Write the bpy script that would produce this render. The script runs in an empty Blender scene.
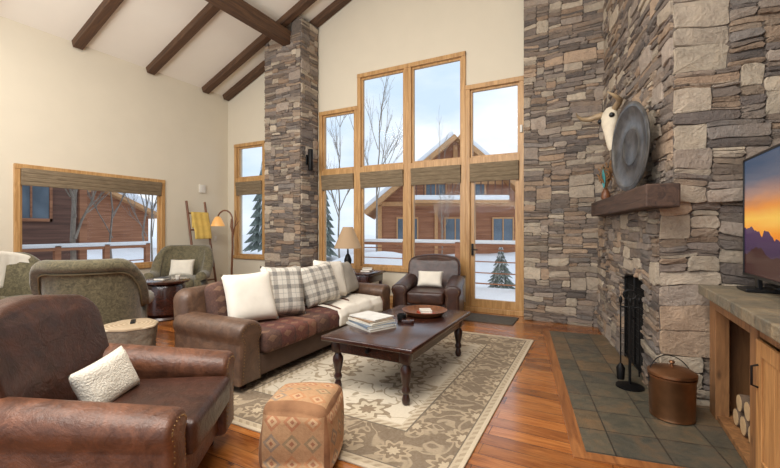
import bpy, bmesh, math, random
from mathutils import Vector, Matrix, noise as mnoise
pi=math.pi; rad=math.radians
R=random.Random(7)
S=bpy.context.scene
LINK=S.collection.objects.link

def c(r,g,b):
    f=lambda v:(v/255/12.92) if v/255<=.04045 else ((v/255+.055)/1.055)**2.4
    return (f(r),f(g),f(b),1)
# ------------------------------------------------------------ materials
class G:
    def __init__(s,name,rough=.5,metal=0,spec=None,coat=0):
        s.m=bpy.data.materials.new(name); s.m.use_nodes=True
        s.t=s.m.node_tree; s.b=s.t.nodes['Principled BSDF']
        s.b.inputs['Roughness'].default_value=rough
        s.b.inputs['Metallic'].default_value=metal
        if spec is not None: s.b.inputs['Specular IOR Level'].default_value=spec
        if coat: s.b.inputs['Coat Weight'].default_value=coat; s.b.inputs['Coat Roughness'].default_value=.15
    def put(s,inp,v):
        if isinstance(v,bpy.types.NodeSocket): s.t.links.new(v,inp)
        elif v is not None: inp.default_value=v
    def n(s,t,**p):
        nd=s.t.nodes.new(t)
        for k,v in p.items(): setattr(nd,k,v)
        return nd
    def m_(s,op,a,b=None,cc=None):
        nd=s.n('ShaderNodeMath',operation=op); s.put(nd.inputs[0],a)
        if b is not None: s.put(nd.inputs[1],b)
        if cc is not None: s.put(nd.inputs[2],cc)
        return nd.outputs[0]
    def mix(s,f,a,b,blend='MIX'):
        nd=s.n('ShaderNodeMix',data_type='RGBA',blend_type=blend)
        s.put(nd.inputs[0],f); s.put(nd.inputs[6],a); s.put(nd.inputs[7],b)
        return nd.outputs[2]
    def co(s,k='Object',scale=None,rot=None,loc=None):
        o=s.n('ShaderNodeTexCoord').outputs[k]
        if scale or rot or loc:
            mp=s.n('ShaderNodeMapping'); s.put(mp.inputs[0],o)
            if scale: mp.inputs['Scale'].default_value=scale
            if rot: mp.inputs['Rotation'].default_value=rot
            if loc: mp.inputs['Location'].default_value=loc
            o=mp.outputs[0]
        return o
    def xyz(s,v):
        nd=s.n('ShaderNodeSeparateXYZ'); s.put(nd.inputs[0],v); return nd.outputs[0],nd.outputs[1],nd.outputs[2]
    def comb(s,x,y,z=0.0):
        nd=s.n('ShaderNodeCombineXYZ'); s.put(nd.inputs[0],x); s.put(nd.inputs[1],y); s.put(nd.inputs[2],z); return nd.outputs[0]
    def noise(s,v,scale,detail=4,rough=.55,dist=0):
        nd=s.n('ShaderNodeTexNoise'); s.put(nd.inputs['Vector'],v); nd.inputs['Scale'].default_value=scale
        nd.inputs['Detail'].default_value=detail; nd.inputs['Roughness'].default_value=rough; nd.inputs['Distortion'].default_value=dist
        return nd.outputs[0]
    def ramp(s,f,stops,interp='LINEAR'):
        nd=s.n('ShaderNodeValToRGB'); r=nd.color_ramp; r.interpolation=interp
        while len(r.elements)<len(stops): r.elements.new(.5)
        for e,(p,cc) in zip(r.elements,stops): e.position=p; e.color=cc
        s.put(nd.inputs[0],f); return nd.outputs[0]
    def bump(s,h,st=.3,dist=.01):
        nd=s.n('ShaderNodeBump'); nd.inputs['Strength'].default_value=st; nd.inputs['Distance'].default_value=dist
        s.put(nd.inputs['Height'],h); s.t.links.new(nd.outputs[0],s.b.inputs['Normal'])
    def base(s,cc): s.put(s.b.inputs['Base Color'],cc); return s.m
def dk(col,f): return (col[0]*f,col[1]*f,col[2]*f,1)
def simple(name,col,rough=.6,metal=0,var=.12,ns=12,bump=0,bs=60,coat=0,bd=.004):
    g=G(name,rough,metal,coat=coat); v=g.co()
    f=g.noise(v,ns,3)
    if bump: g.bump(g.noise(v,bs,4),bump,bd)
    return g.base(g.ramp(f,[(.3,dk(col,1-var)),(.7,dk(col,1+var))]))
def wood(name,c1,c2,axis='x',rough=.45,sc=1.0,coat=0,knots=False,bst=.15):
    g=G(name,rough,coat=coat)
    s={'x':(1.2*sc,14*sc,14*sc),'y':(14*sc,1.2*sc,14*sc),'z':(14*sc,14*sc,1.2*sc)}[axis]
    v=g.co(scale=s); f=g.noise(v,1.6,6,.6,1.2)
    col=g.ramp(f,[(.3,c1),(.7,c2)])
    if knots:
        k=g.n('ShaderNodeTexVoronoi'); g.put(k.inputs['Vector'],g.co(scale={'x':(2,5,5),'y':(5,2,5),'z':(5,5,2)}[axis])); k.inputs['Scale'].default_value=1.3
        kf=g.ramp(k.outputs['Distance'],[(.05,(1,1,1,1)),(.13,(0,0,0,1))])
        col=g.mix(g.m_('MULTIPLY',kf,.7),col,dk(c1,.35))
    g.bump(f,bst,.006)
    return g.base(col)
def leather(name,c1,c2,rough=.34,coat=.12):
    g=G(name,rough,coat=coat); v=g.co()
    f=g.noise(v,5.2,8,.74,.9); f2=g.noise(v,60,3)
    g.b.inputs['Coat Roughness'].default_value=.35
    w=g.noise(v,8,6,.66,2.2)
    g.bump(g.m_('ADD',g.m_('MULTIPLY',f2,.25),w),.5,.014)
    return g.base(g.ramp(f,[(.30,c1),(.50,tuple((a+b)/2.2 for a,b in zip(c1,c2))),(.70,c2)]))

M={}
M['wall']=simple('wall_paint',c(210,200,179),.9,var=.015,ns=3)
M['ceil']=simple('ceiling_paint',c(234,228,215),.9,var=.01,ns=3)
M['beam']=wood('beam_wood',c(56,38,26),c(104,74,50),'x',.7,.8,bst=.6)
M['beamy']=wood('beam_wood_long',c(56,38,26),c(104,74,50),'y',.7,.8,bst=.6)
M['pine']=wood('honey_pine',c(156,114,66),c(200,158,104),'z',.4,.9)
M['pinex']=wood('honey_pine_rail',c(156,114,66),c(200,158,104),'x',.4,.9)
g=G('woven_shade',.85); v=g.co(scale=(8,8,160)); f=g.noise(v,1,3); M['shade']=g.base(g.ramp(f,[(.3,c(94,80,60)),(.7,c(138,120,94))]))
# floor
g=G('wood_floor',.16,coat=.4); v=g.co()
br=g.n('ShaderNodeTexBrick'); g.put(br.inputs['Vector'],v); br.offset=.37
for k,val in (('Scale',1.0),('Mortar Size',.0028),('Mortar Smooth',.3),('Bias',.0),('Brick Width',2.0),('Row Height',.13)): br.inputs[k].default_value=val
br.inputs['Color1'].default_value=c(196,132,72); br.inputs['Color2'].default_value=c(130,78,40); br.inputs['Mortar'].default_value=c(58,34,20)
gr=g.noise(g.co(scale=(1.1,12,1)),2.2,7,.66,2.2); bl_=g.noise(g.co(scale=(.7,3,1)),2.0,4,.6,.5)
col=g.mix(.85,br.outputs['Color'],g.ramp(gr,[(.28,c(112,76,46)),(.5,c(208,178,140)),(.72,(1,.96,.87,1))]),'MULTIPLY')
col=g.mix(g.ramp(bl_,[(.42,(0,0,0,1)),(.7,(.45,)*3+(1,))]),col,c(190,128,68))
k=g.n('ShaderNodeTexVoronoi'); g.put(k.inputs['Vector'],g.co(scale=(1.6,4,1))); k.inputs['Scale'].default_value=1.4
col=g.mix(g.m_('MULTIPLY',g.ramp(k.outputs['Distance'],[(.03,(1,1,1,1)),(.10,(0,0,0,1))]),.75),col,c(58,36,22))
g.put(g.b.inputs['Roughness'],g.ramp(gr,[(.2,(.28,)*3+(1,)),(.8,(.12,)*3+(1,))])); g.bump(g.m_('SUBTRACT',g.m_('MULTIPLY',gr,.3),br.outputs['Fac']),.12,.002)
M['floor']=g.base(col)
M['border']=wood('border_board',c(114,68,36),c(166,108,60),'y',.35,.8)
# slate: one random colour per tile
g=G('slate_tile',.36); v=g.co(); x,y,z=g.xyz(v)
br=g.n('ShaderNodeTexBrick'); g.put(br.inputs['Vector'],v); br.offset=0
for k,val in (('Scale',1.0),('Mortar Size',.005),('Bias',0.0),('Brick Width',.305),('Row Height',.305)): br.inputs[k].default_value=val
wn=g.n('ShaderNodeTexWhiteNoise',noise_dimensions='2D'); g.put(wn.inputs['Vector'],g.comb(g.m_('FLOOR',g.m_('DIVIDE',x,.305)),g.m_('FLOOR',g.m_('DIVIDE',y,.305))))
tc_=g.ramp(wn.outputs['Value'],[(0,c(64,64,56)),(.2,c(84,79,66)),(.38,c(108,88,64)),(.55,c(68,68,62)),(.7,c(120,92,64)),(.85,c(88,83,70))],'CONSTANT')
f=g.noise(v,6,6,.68,1.0); g.bump(g.noise(v,14,5),.5,.012)
col=g.mix(.45,tc_,g.ramp(f,[(.32,c(54,56,50)),(.5,c(92,85,70)),(.68,c(130,99,68))])); M['slate']=g.base(g.mix(br.outputs['Fac'],col,c(50,45,40)))
# stone from per-stone colour
g=G('ledge_stone',.88); a=g.n('ShaderNodeAttribute',attribute_name='stone'); v=g.co()
f=g.noise(v,10,8,.74,.7); f2=g.noise(v,34,6,.7); f3=g.noise(v,3.1,3)
col=g.mix(.85,a.outputs['Color'],g.ramp(f,[(.28,(.6,.57,.54,1)),(.5,(.96,.95,.93,1)),(.75,(1.22,1.17,1.08,1))]),'MULTIPLY')
col=g.mix(g.m_('MULTIPLY',g.ramp(f3,[(.5,(0,0,0,1)),(.7,(1,1,1,1))]),.22),col,c(164,136,108))
g.bump(g.m_('ADD',f,g.m_('MULTIPLY',f2,.7)),1,.03); M['stone']=g.base(col)
M['mortar']=simple('mortar',c(100,90,81),.95,var=.2,ns=20)
M['fire']=simple('sooty_firebrick',c(40,36,33),.95,var=.3)
M['iron']=simple('black_iron',c(26,25,25),.5,.7,var=.1)
M['leather']=leather('dark_leather',c(34,19,14),c(80,47,34),.36,.06)
M['leather_tan']=leather('brown_leather',c(58,34,24),c(134,86,60),.42,.06)
M['leather_sofa']=leather('sofa_leather',c(60,43,34),c(116,86,65),.42,.06)
M['brass']=simple('antique_brass',c(150,122,82),.45,.9)
M['darkwood']=wood('dark_wood',c(34,16,12),c(66,34,24),'y',.22,.8,coat=.4)
M['darkwoodz']=wood('dark_wood_leg',c(34,16,12),c(62,30,22),'z',.28,.8,coat=.3)
M['midwood']=wood('mid_wood',c(80,46,26),c(128,80,48),'z',.45)
M['knotty']=wood('knotty_alder',c(146,100,56),c(202,152,96),'z',.45,.8,knots=True)
M['knottyd']=wood('knotty_alder_dark',c(104,70,42),c(160,114,72),'z',.5,.8,knots=True)
M['mantel']=wood('mantel_beam_wood',c(44,31,25),c(88,64,50),'y',.7,.7,bst=.7)
M['white']=simple('cream_fabric',c(220,212,198),.95,var=.04,bump=.5,bs=160)
M['fluffy']=simple('cream_knit',c(218,210,194),.95,var=.05,bump=.9,bs=90,bd=.012)
g=G('olive_chenille',.85); v=g.co(); f=g.noise(v,26,4,.6,1.2); g.bump(g.noise(v,90,3),.5,.006); g.b.inputs['Sheen Weight'].default_value=.3
M['green']=g.base(g.ramp(f,[(.34,c(70,64,43)),(.66,c(112,102,74))]))
M['piping']=simple('olive_piping',c(124,114,86),.8)
g=G('kilim_weave',.92); v=g.co(); x,y,z=g.xyz(v)
row=g.m_('FRACT',g.m_('MULTIPLY',g.m_('ADD',x,10.0),5.2)); rowi=g.m_('FLOOR',g.m_('MULTIPLY',g.m_('ADD',x,10.0),5.2))
yy=g.m_('ADD',y,z); py=g.m_('PINGPONG',g.m_('MULTIPLY',yy,15),1.0); px=g.m_('PINGPONG',g.m_('MULTIPLY',row,2),1.0)
d=g.m_('ADD',px,py)
basec=g.ramp(g.m_('FRACT',g.m_('MULTIPLY',rowi,.37)),[(0,c(98,52,42)),(.3,c(74,52,44)),(.55,c(118,76,58)),(.8,c(84,44,40))],'CONSTANT')
col=g.mix(g.m_('MULTIPLY',g.m_('GREATER_THAN',d,1.4),.45),basec,c(150,118,90)); col=g.mix(g.m_('MULTIPLY',g.m_('LESS_THAN',d,.45),.5),col,c(52,42,44))
col=g.mix(g.m_('MULTIPLY',g.m_('LESS_THAN',row,.09),.75),col,c(48,36,34)); n=g.noise(v,60,4); col=g.mix(.3,col,g.ramp(n,[(.3,c(58,38,33)),(.7,c(130,88,70))])); g.bump(n,.5,.005); M['kilim']=g.base(col)
# pouf kilim
g=G('kilim_tan',.92); v=g.co(); n0=g.noise(v,6,3); x,y,z=g.xyz(v)
ax,ay,az=[g.m_('ABSOLUTE',t_) for t_ in (x,y,z)]
top=g.m_('GREATER_THAN',z,.145); sx=g.m_('GREATER_THAN',ax,ay)
u=g.mix(sx,g.comb(x,z,0.0),g.comb(y,z,0.0)); u=g.mix(top,u,g.comb(x,y,0.0)); a_,b_,_=g.xyz(u)
FQ=8.6
cu=g.m_('FLOOR',g.m_('MULTIPLY_ADD',a_,FQ,.5)); cvv=g.m_('FLOOR',g.m_('MULTIPLY_ADD',b_,FQ,.5))
wn=g.n('ShaderNodeTexWhiteNoise',noise_dimensions='2D'); g.put(wn.inputs['Vector'],g.comb(cu,cvv))
pa=g.m_('ABSOLUTE',g.m_('SUBTRACT',g.m_('MULTIPLY',a_,FQ),cu)); pb=g.m_('ABSOLUTE',g.m_('SUBTRACT',g.m_('MULTIPLY',b_,FQ),cvv)); d=g.m_('ADD',g.m_('ADD',pa,pb),g.m_('MULTIPLY',g.m_('SUBTRACT',n0,.5),.14))
dc=g.ramp(wn.outputs['Value'],[(0,c(166,106,74)),(.3,c(126,120,108)),(.5,c(178,124,84)),(.7,c(146,96,76)),(.85,c(132,120,92))],'CONSTANT')
col=g.mix(g.m_('LESS_THAN',d,.45),c(176,138,100),dc); col=g.mix(g.m_('LESS_THAN',d,.27),col,c(190,158,120)); col=g.mix(g.m_('LESS_THAN',d,.12),col,c(140,84,62))
edge=g.m_('GREATER_THAN',g.m_('MAXIMUM',g.m_('ABSOLUTE',a_),g.m_('MULTIPLY',g.m_('ABSOLUTE',b_),1.12)),.178)
n=g.noise(v,40,5,.7); col=g.mix(.36,col,g.ramp(n,[(.3,c(136,98,68)),(.7,c(192,152,112))]))
col=g.mix(edge,col,g.ramp(n0,[(.3,c(122,84,56)),(.7,c(160,116,80))])); g.bump(n,.6,.006); M['kilim_t']=g.base(col)
M['suede']=simple('brown_suede',c(80,61,49),.9,var=.12,ns=8,bump=.3)
g=G('plaid_wool',.95); x,y,z=g.xyz(g.co())
def band(t,sc,w,o=0): return g.m_('LESS_THAN',g.m_('FRACT',g.m_('MULTIPLY_ADD',t,sc,o+10.0)),w)
b1=g.m_('ADD',band(x,7,.33),band(y,7,.33)); b2=g.m_('MAXIMUM',band(x,7,.05,.35),band(y,7,.05,.35))
col=g.ramp(g.m_('DIVIDE',b1,2.2),[(0,c(208,201,188)),(.4,c(160,153,142)),(.85,c(106,102,98))],'CONSTANT')
col=g.mix(g.m_('MULTIPLY',b2,.45),col,c(90,94,98)); nn=g.noise(g.co(),90,3); col=g.mix(.2,col,g.ramp(nn,[(.3,c(120,114,106)),(.7,c(206,200,190))])); g.bump(nn,.4,.004); M['plaid']=g.base(col)
M['greyfab']=simple('grey_linen',c(150,142,130),.95,var=.06,bump=.4,bs=150)
# rug
HX,HY=1.2,1.6
g=G('oriental_rug',.97); x,y,z=g.xyz(g.co()); ax=g.m_('ABSOLUTE',x); ay=g.m_('ABSOLUTE',y)
e=g.m_('MINIMUM',g.m_('SUBTRACT',HX,ax),g.m_('SUBTRACT',HY,ay)); mir=g.comb(ax,ay,0.0)
def soft(n_,lo,hi): return g.ramp(n_,[(lo,(0,0,0,1)),(hi,(1,1,1,1))])
def line(n,w): return g.ramp(g.m_('ABSOLUTE',g.m_('SUBTRACT',n,.5)),[(w*.6,(1,1,1,1)),(w*1.5,(0,0,0,1))])
n1=g.noise(mir,3.4,1,.5,1.6); vine=line(n1,.02)
n2=g.noise(mir,7.5,1.0,.5,.9); leaf=soft(n2,.61,.64)
def flower(s,w,k,ox=.5,oy=.5):
    px=g.m_('SUBTRACT',g.m_('FRACT',g.m_('MULTIPLY_ADD',ax,s,ox)),.5); py=g.m_('SUBTRACT',g.m_('FRACT',g.m_('MULTIPLY_ADD',ay,s,oy)),.5)
    r=g.m_('SQRT',g.m_('ADD',g.m_('MULTIPLY',px,px),g.m_('MULTIPLY',py,py))); th=g.m_('ARCTAN2',py,px)
    lim=g.m_('MULTIPLY_ADD',g.m_('COSINE',g.m_('MULTIPLY',th,k)),w*.22,w)
    q=g.m_('DIVIDE',r,lim); return g.m_('LESS_THAN',q,1.0),g.m_('LESS_THAN',q,.72),g.m_('LESS_THAN',q,.38)
fi,fc,fd=flower(1.55,.25,8.0,.0,.0); gi,gc,gd=flower(2.9,.30,8.0,.3,.5)
cream=c(216,204,182); taupe=c(156,138,112); brown=c(98,79,58); char=c(78,64,50)
field=g.mix(g.m_('MAXIMUM',vine,leaf),cream,taupe); field=g.mix(fi,field,c(132,113,88)); field=g.mix(fc,field,c(200,186,160)); field=g.mix(fd,field,c(124,102,77))
bord=g.mix(g.m_('MAXIMUM',line(n1,.03),soft(n2,.61,.64)),brown,c(152,134,108)); bord=g.mix(gi,bord,c(164,145,117)); bord=g.mix(gc,bord,c(106,86,63)); bord=g.mix(gd,bord,c(182,164,136))
def lt(v_): return g.m_('LESS_THAN',e,v_)
col=g.mix(lt(.54),field,c(196,181,156)); dots=g.m_('LESS_THAN',g.m_('FRACT',g.m_('MULTIPLY',g.m_('ADD',ax,ay),14)),.5)
col=g.mix(g.m_('MULTIPLY',lt(.525),dots),col,taupe); col=g.mix(lt(.475),col,char); col=g.mix(lt(.46),col,bord)
col=g.mix(lt(.085),col,char); col=g.mix(lt(.075),col,c(184,167,140)); col=g.mix(g.m_('MULTIPLY',lt(.06),dots),col,taupe); col=g.mix(lt(.028),col,c(198,182,156))
nn=g.noise(g.co(),55,5,.7); n3=g.noise(g.co(),4,3); col=g.mix(.18,col,g.ramp(nn,[(.3,c(128,112,92)),(.7,c(216,204,184))])); col=g.mix(g.m_('MULTIPLY',n3,.12),col,c(184,167,141)); g.bump(nn,.5,.006)
M['rug']=g.base(col)
M['copper']=simple('aged_copper',c(140,100,70),.36,.9,var=.3,ns=5,bump=.2,bs=30)
g=G('pewter_disc',.36,.85); v=g.co(); f=g.noise(v,6,4); g.bump(g.noise(v,22,3),.4,.008); M['pewter']=g.base(g.ramp(f,[(.3,c(74,75,77)),(.7,c(136,136,136))]))
M['bone']=simple('bone',c(206,194,172),.7,var=.14,ns=9,bump=.3,bs=40)
M['horn']=simple('horn',c(150,128,98),.45,var=.35,ns=6)
M['snow']=simple('snow',(.86,.89,.94,1),.8,var=.03,ns=2,bump=.3,bs=4)
g=G('cabin_siding',.8); v=g.co(scale=(.4,.4,7)); f=g.noise(v,1.5,3); M['siding']=g.base(g.ramp(f,[(.3,c(130,84,60)),(.7,c(178,126,94))]))
g=G('dark_siding',.8); v=g.co(scale=(.4,.4,7)); f=g.noise(v,1.5,3); M['siding_d']=g.base(g.ramp(f,[(.3,c(84,60,52)),(.7,c(124,90,76))]))
M['trimout']=simple('cabin_trim',c(196,150,104),.7)
M['outglass']=simple('cabin_window_glass',c(96,110,124),.1,var=.3,ns=1)
M['bark']=simple('bark',c(146,136,126),.95,var=.25,ns=8,bump=.8,bs=20,bd=.03)
M['fir']=simple('fir_needles',c(122,132,126),.95,var=.4,ns=6,bump=1,bs=20,bd=.05)
M['black']=simple('black_plastic',c(18,18,20),.35,var=.05)
M['offwhite']=simple('white_plastic',c(214,208,196),.5,var=.02)
M['paper']=simple('page_paper',c(226,220,206),.9,var=.04)
M['grout']=simple('stump_bark',c(120,108,92),.9,var=.25,ns=14,bump=.8,bs=24,bd=.02)
g=G('stump_rings',.55); x,y,z=g.xyz(g.co()); r=g.m_('SQRT',g.m_('ADD',g.m_('MULTIPLY',x,x),g.m_('MULTIPLY',y,y)))
rr=g.m_('SINE',g.m_('MULTIPLY',g.m_('ADD',r,g.m_('MULTIPLY',g.noise(g.co(),6,2),.06)),170)); M['rings']=g.base(g.ramp(rr,[(0,c(160,138,110)),(1,c(196,178,150))]))
g=G('linen_shade',.8)
g.b.inputs['Emission Color'].default_value=c(230,196,150); g.b.inputs['Emission Strength'].default_value=.12; M['lampshade']=g.base(c(156,130,102))
g=G('amber_glass',.3); g.b.inputs['Emission Color'].default_value=c(240,180,100); g.b.inputs['Emission Strength'].default_value=.4; M['amber']=g.base(c(190,140,84))
M['yellow']=simple('mustard_wool',c(208,176,92),.95,var=.1,bump=.6,bs=90)
g=bpy.data.materials.new('window_glass'); g.use_nodes=True; t=g.node_tree; t.nodes.clear()
o=t.nodes.new('ShaderNodeOutputMaterial'); mx=t.nodes.new('ShaderNodeMixShader'); tr=t.nodes.new('ShaderNodeBsdfTransparent'); gl=t.nodes.new('ShaderNodeBsdfGlossy')
gl.inputs['Roughness'].default_value=.02; mx.inputs[0].default_value=.003
t.links.new(tr.outputs[0],mx.inputs[1]); t.links.new(gl.outputs[0],mx.inputs[2]); t.links.new(mx.outputs[0],o.inputs[0]); M['glass']=g
# TV picture
g=G('tv_picture',.25); x,y,z=g.xyz(g.co())
h=g.m_('ADD',g.m_('DIVIDE',z,.80),.5)
n=g.noise(g.co(scale=(1,1,6)),1.6,4,.5,.3); hh=g.m_('ADD',h,g.m_('MULTIPLY',g.m_('SUBTRACT',n,.5),.12))
sky=g.ramp(hh,[(.2,c(240,110,30)),(.36,c(246,150,40)),(.47,c(250,196,84)),(.58,c(236,150,70)),(.68,c(166,126,110)),(.8,c(96,100,116)),(.95,c(60,80,106))])
rid=g.noise(g.comb(0.0,y,0.0),2.6,3.5,.5); land=g.m_('LESS_THAN',h,g.m_('MULTIPLY_ADD',rid,.75,-.02))
rid2=g.noise(g.comb(3.0,y,0.0),3.1,3,.5); fore=g.m_('LESS_THAN',h,g.m_('MULTIPLY_ADD',rid2,.3,.04))
lc=g.ramp(h,[(.1,c(50,30,60)),(.45,c(84,56,92))]); pc=g.mix(land,sky,lc); pc=g.mix(fore,pc,c(60,26,24))
g.put(g.b.inputs['Emission Color'],pc); g.b.inputs['Emission Strength'].default_value=.75; M['tvpic']=g.base((0.01,0.01,0.01,1))

# ------------------------------------------------------------ mesh helpers
def obj(name,bm,mat=None,parent=None,loc=(0,0,0),rot=(0,0,0),smooth=True,ang=38,label=None,cat=None,kind=None,group=None):
    me=bpy.data.meshes.new(name)
    bmesh.ops.recalc_face_normals(bm,faces=bm.faces[:])
    bm.to_mesh(me); bm.free()
    if smooth:
        me.shade_smooth()
        if ang: me.set_sharp_from_angle(angle=rad(ang))
    o=bpy.data.objects.new(name,me); LINK(o)
    for m in (mat if isinstance(mat,(list,tuple)) else [mat]):
        if m: me.materials.append(m)
    o.location=loc; o.rotation_euler=rot
    if parent: o.parent=parent
    tag(o,label,cat,kind,group); return o
def tag(o,label=None,cat=None,kind=None,group=None):
    if label:o['label']=label
    if cat:o['category']=cat
    if kind:o['kind']=kind
    if group:o['group']=group
def thing(name,loc,rz=0,label=None,cat=None,group=None,kind=None,rot=None):
    o=bpy.data.objects.new(name,None); o.empty_display_size=.1; LINK(o); o.location=loc
    o.rotation_euler=rot if rot else (0,0,rz); tag(o,label,cat,kind,group); return o
def merge(bm,o,mat=None):
    if mat is not None: bmesh.ops.transform(o,matrix=mat,verts=o.verts[:])
    me=bpy.data.meshes.new('t'); o.to_mesh(me); o.free(); bm.from_mesh(me); bpy.data.meshes.remove(me); return bm
def T(x,y,z,rz=0,rx=0,ry=0): return Matrix.Translation((x,y,z))@Matrix.Rotation(rz,4,'Z')@Matrix.Rotation(ry,4,'Y')@Matrix.Rotation(rx,4,'X')
def bb(x0,x1,y0,y1,z0,z1,bev=0,seg=2):
    bm=bmesh.new(); bmesh.ops.create_cube(bm,size=1)
    bmesh.ops.transform(bm,matrix=Matrix.Translation(((x0+x1)/2,(y0+y1)/2,(z0+z1)/2))@Matrix.Diagonal((abs(x1-x0),abs(y1-y0),abs(z1-z0),1)),verts=bm.verts[:])
    if bev: bmesh.ops.bevel(bm,geom=bm.edges[:],offset=bev,segments=seg,profile=.5,affect='EDGES')
    return bm
def boxes(lst,bev=0,seg=2):
    bm=bmesh.new()
    for b in lst: merge(bm,bb(*b,bev=bev,seg=seg))
    return bm
def lathe(prof,seg=32,cx=0,cy=0):
    bm=bmesh.new(); rings=[]
    for r,z in prof:
        if r<1e-5: rings.append([bm.verts.new((cx,cy,z))])
        else: rings.append([bm.verts.new((cx+r*math.cos(2*pi*i/seg),cy+r*math.sin(2*pi*i/seg),z)) for i in range(seg)])
    for a,b in zip(rings,rings[1:]):
        for i in range(seg):
            j=(i+1)%seg
            if len(a)==1 and len(b)==1: break
            if len(a)==1: bm.faces.new((a[0],b[i],b[j]))
            elif len(b)==1: bm.faces.new((a[i],a[j],b[0]))
            else: bm.faces.new((a[i],a[j],b[j],b[i]))
    if len(rings[0])>1: bm.faces.new(rings[0][::-1])
    if len(rings[-1])>1: bm.faces.new(rings[-1])
    return bm
def tube(pts,r,seg=8):
    bm=bmesh.new(); pts=[Vector(p) for p in pts]; n=len(pts)
    rs=r if isinstance(r,(list,tuple)) else [r]*n
    up=Vector((0,0,1)); prev=None; rings=[]
    for i,p in enumerate(pts):
        t=(pts[min(i+1,n-1)]-pts[max(i-1,0)]).normalized()
        if prev is None:
            a=t.cross(up); a=a if a.length>.05 else t.cross(Vector((1,0,0)))
        else: a=prev-t*prev.dot(t)
        a.normalize(); prev=a; b=t.cross(a)
        rings.append([bm.verts.new(p+(a*math.cos(2*pi*k/seg)+b*math.sin(2*pi*k/seg))*rs[i]) for k in range(seg)])
    for A,B in zip(rings,rings[1:]):
        for k in range(seg): bm.faces.new((A[k],A[(k+1)%seg],B[(k+1)%seg],B[k]))
    bm.faces.new(rings[0][::-1]); bm.faces.new(rings[-1]); return bm
def pad(pts,depth,r=.03,bulge=0,bulge_b=0,nr=4):
    n=len(pts); P=[Vector((a,b)) for a,b in pts]; ar=sum(P[i].x*P[(i+1)%n].y-P[(i+1)%n].x*P[i].y for i in range(n))
    if ar<0: P.reverse()
    N=[]
    for i in range(n):
        d=(P[(i+1)%n]-P[i-1]).normalized(); N.append(Vector((d.y,-d.x)))
    C=sum(P,Vector((0,0)))/n; bm=bmesh.new(); rings=[]
    inner=[P[i]-N[i]*r for i in range(n)]
    def ring(Q,y): rings.append([bm.verts.new((q.x,y,q.y)) for q in Q])
    for s in (.12,.35,.6,.82): ring([C+(q-C)*s for q in inner],-bulge*(1-s*s))
    for i in range(nr+1):
        a=pi/2*i/nr; ring([P[k]-N[k]*r*(1-math.sin(a)) for k in range(n)],r*(1-math.cos(a)))
    for i in range(nr,-1,-1):
        a=pi/2*i/nr; ring([P[k]-N[k]*r*(1-math.sin(a)) for k in range(n)],depth-r*(1-math.cos(a)))
    for s in (.82,.6,.35,.12): ring([C+(q-C)*s for q in inner],depth+bulge_b*(1-s*s))
    for A,B in zip(rings,rings[1:]):
        for k in range(n): bm.faces.new((A[k],A[(k+1)%n],B[(k+1)%n],B[k]))
    bm.faces.new(rings[0]); bm.faces.new(rings[-1]); return bm
def cushion(sx,sy,sz,bev=.04,puff=.02,n=8):
    bm=bmesh.new(); bmesh.ops.create_cube(bm,size=1); bmesh.ops.transform(bm,matrix=Matrix.Diagonal((sx,sy,sz,1)),verts=bm.verts[:])
    bmesh.ops.bevel(bm,geom=bm.edges[:],offset=min(bev,sz*.48),segments=4,profile=.5,affect='EDGES')
    for ax in range(3):
        L=(sx,sy,sz)[ax]
        if ax==2 and sz<.3: break
        for i in range(1,n):
            co=[0,0,0]; co[ax]=-L/2+L*i/n; no=[0,0,0]; no[ax]=1
            bmesh.ops.bisect_plane(bm,geom=bm.verts[:]+bm.edges[:]+bm.faces[:],plane_co=co,plane_no=no)
    for v in bm.verts:
        u=max(0,1-(2*v.co.x/sx)**2); w=max(0,1-(2*v.co.y/sy)**2); h=v.co.z/(sz/2)
        v.co.z+=puff*h*(u*w)**.6
        v.co.x+=math.copysign(puff*.4*w*abs(2*v.co.x/sx)**3,v.co.x)*(1-abs(h)*.5); v.co.y+=math.copysign(puff*.4*u*abs(2*v.co.y/sy)**3,v.co.y)*(1-abs(h)*.5)
    return bm
def pillow(w,h,t,n=18,seed=0):
    bm=bmesh.new()
    def P(i,j,s):
        x=-1+2*i/n; y=-1+2*j/n
        z=(max(0,(1-x**4))*max(0,(1-y**4)))**.55*t/2*s*(1+.14*mnoise.noise(Vector((x*1.7+seed,y*1.7,s))))
        px=x*(1-.07*(1-y*y)*abs(x)**2); py=y*(1-.07*(1-x*x)*abs(y)**2)
        return (px*w/2,py*h/2,z)
    A=[[bm.verts.new(P(i,j,1)) for j in range(n+1)] for i in range(n+1)]
    B=[[A[i][j] if i in(0,n) or j in(0,n) else bm.verts.new(P(i,j,-1)) for j in range(n+1)] for i in range(n+1)]
    for i in range(n):
        for j in range(n):
            bm.faces.new((A[i][j],A[i+1][j],A[i+1][j+1],A[i][j+1]))
            bm.faces.new((B[i][j],B[i][j+1],B[i+1][j+1],B[i+1][j]))
    return bm
def sheet(fn,nu,nv,th=.012):
    bm=bmesh.new(); A=[[bm.verts.new(fn(i/nu,j/nv)) for j in range(nv+1)] for i in range(nu+1)]
    for i in range(nu):
        for j in range(nv): bm.faces.new((A[i][j],A[i+1][j],A[i+1][j+1],A[i][j+1]))
    bmesh.ops.recalc_face_normals(bm,faces=bm.faces[:]); bmesh.ops.solidify(bm,geom=bm.faces[:],thickness=th); return bm

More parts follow.
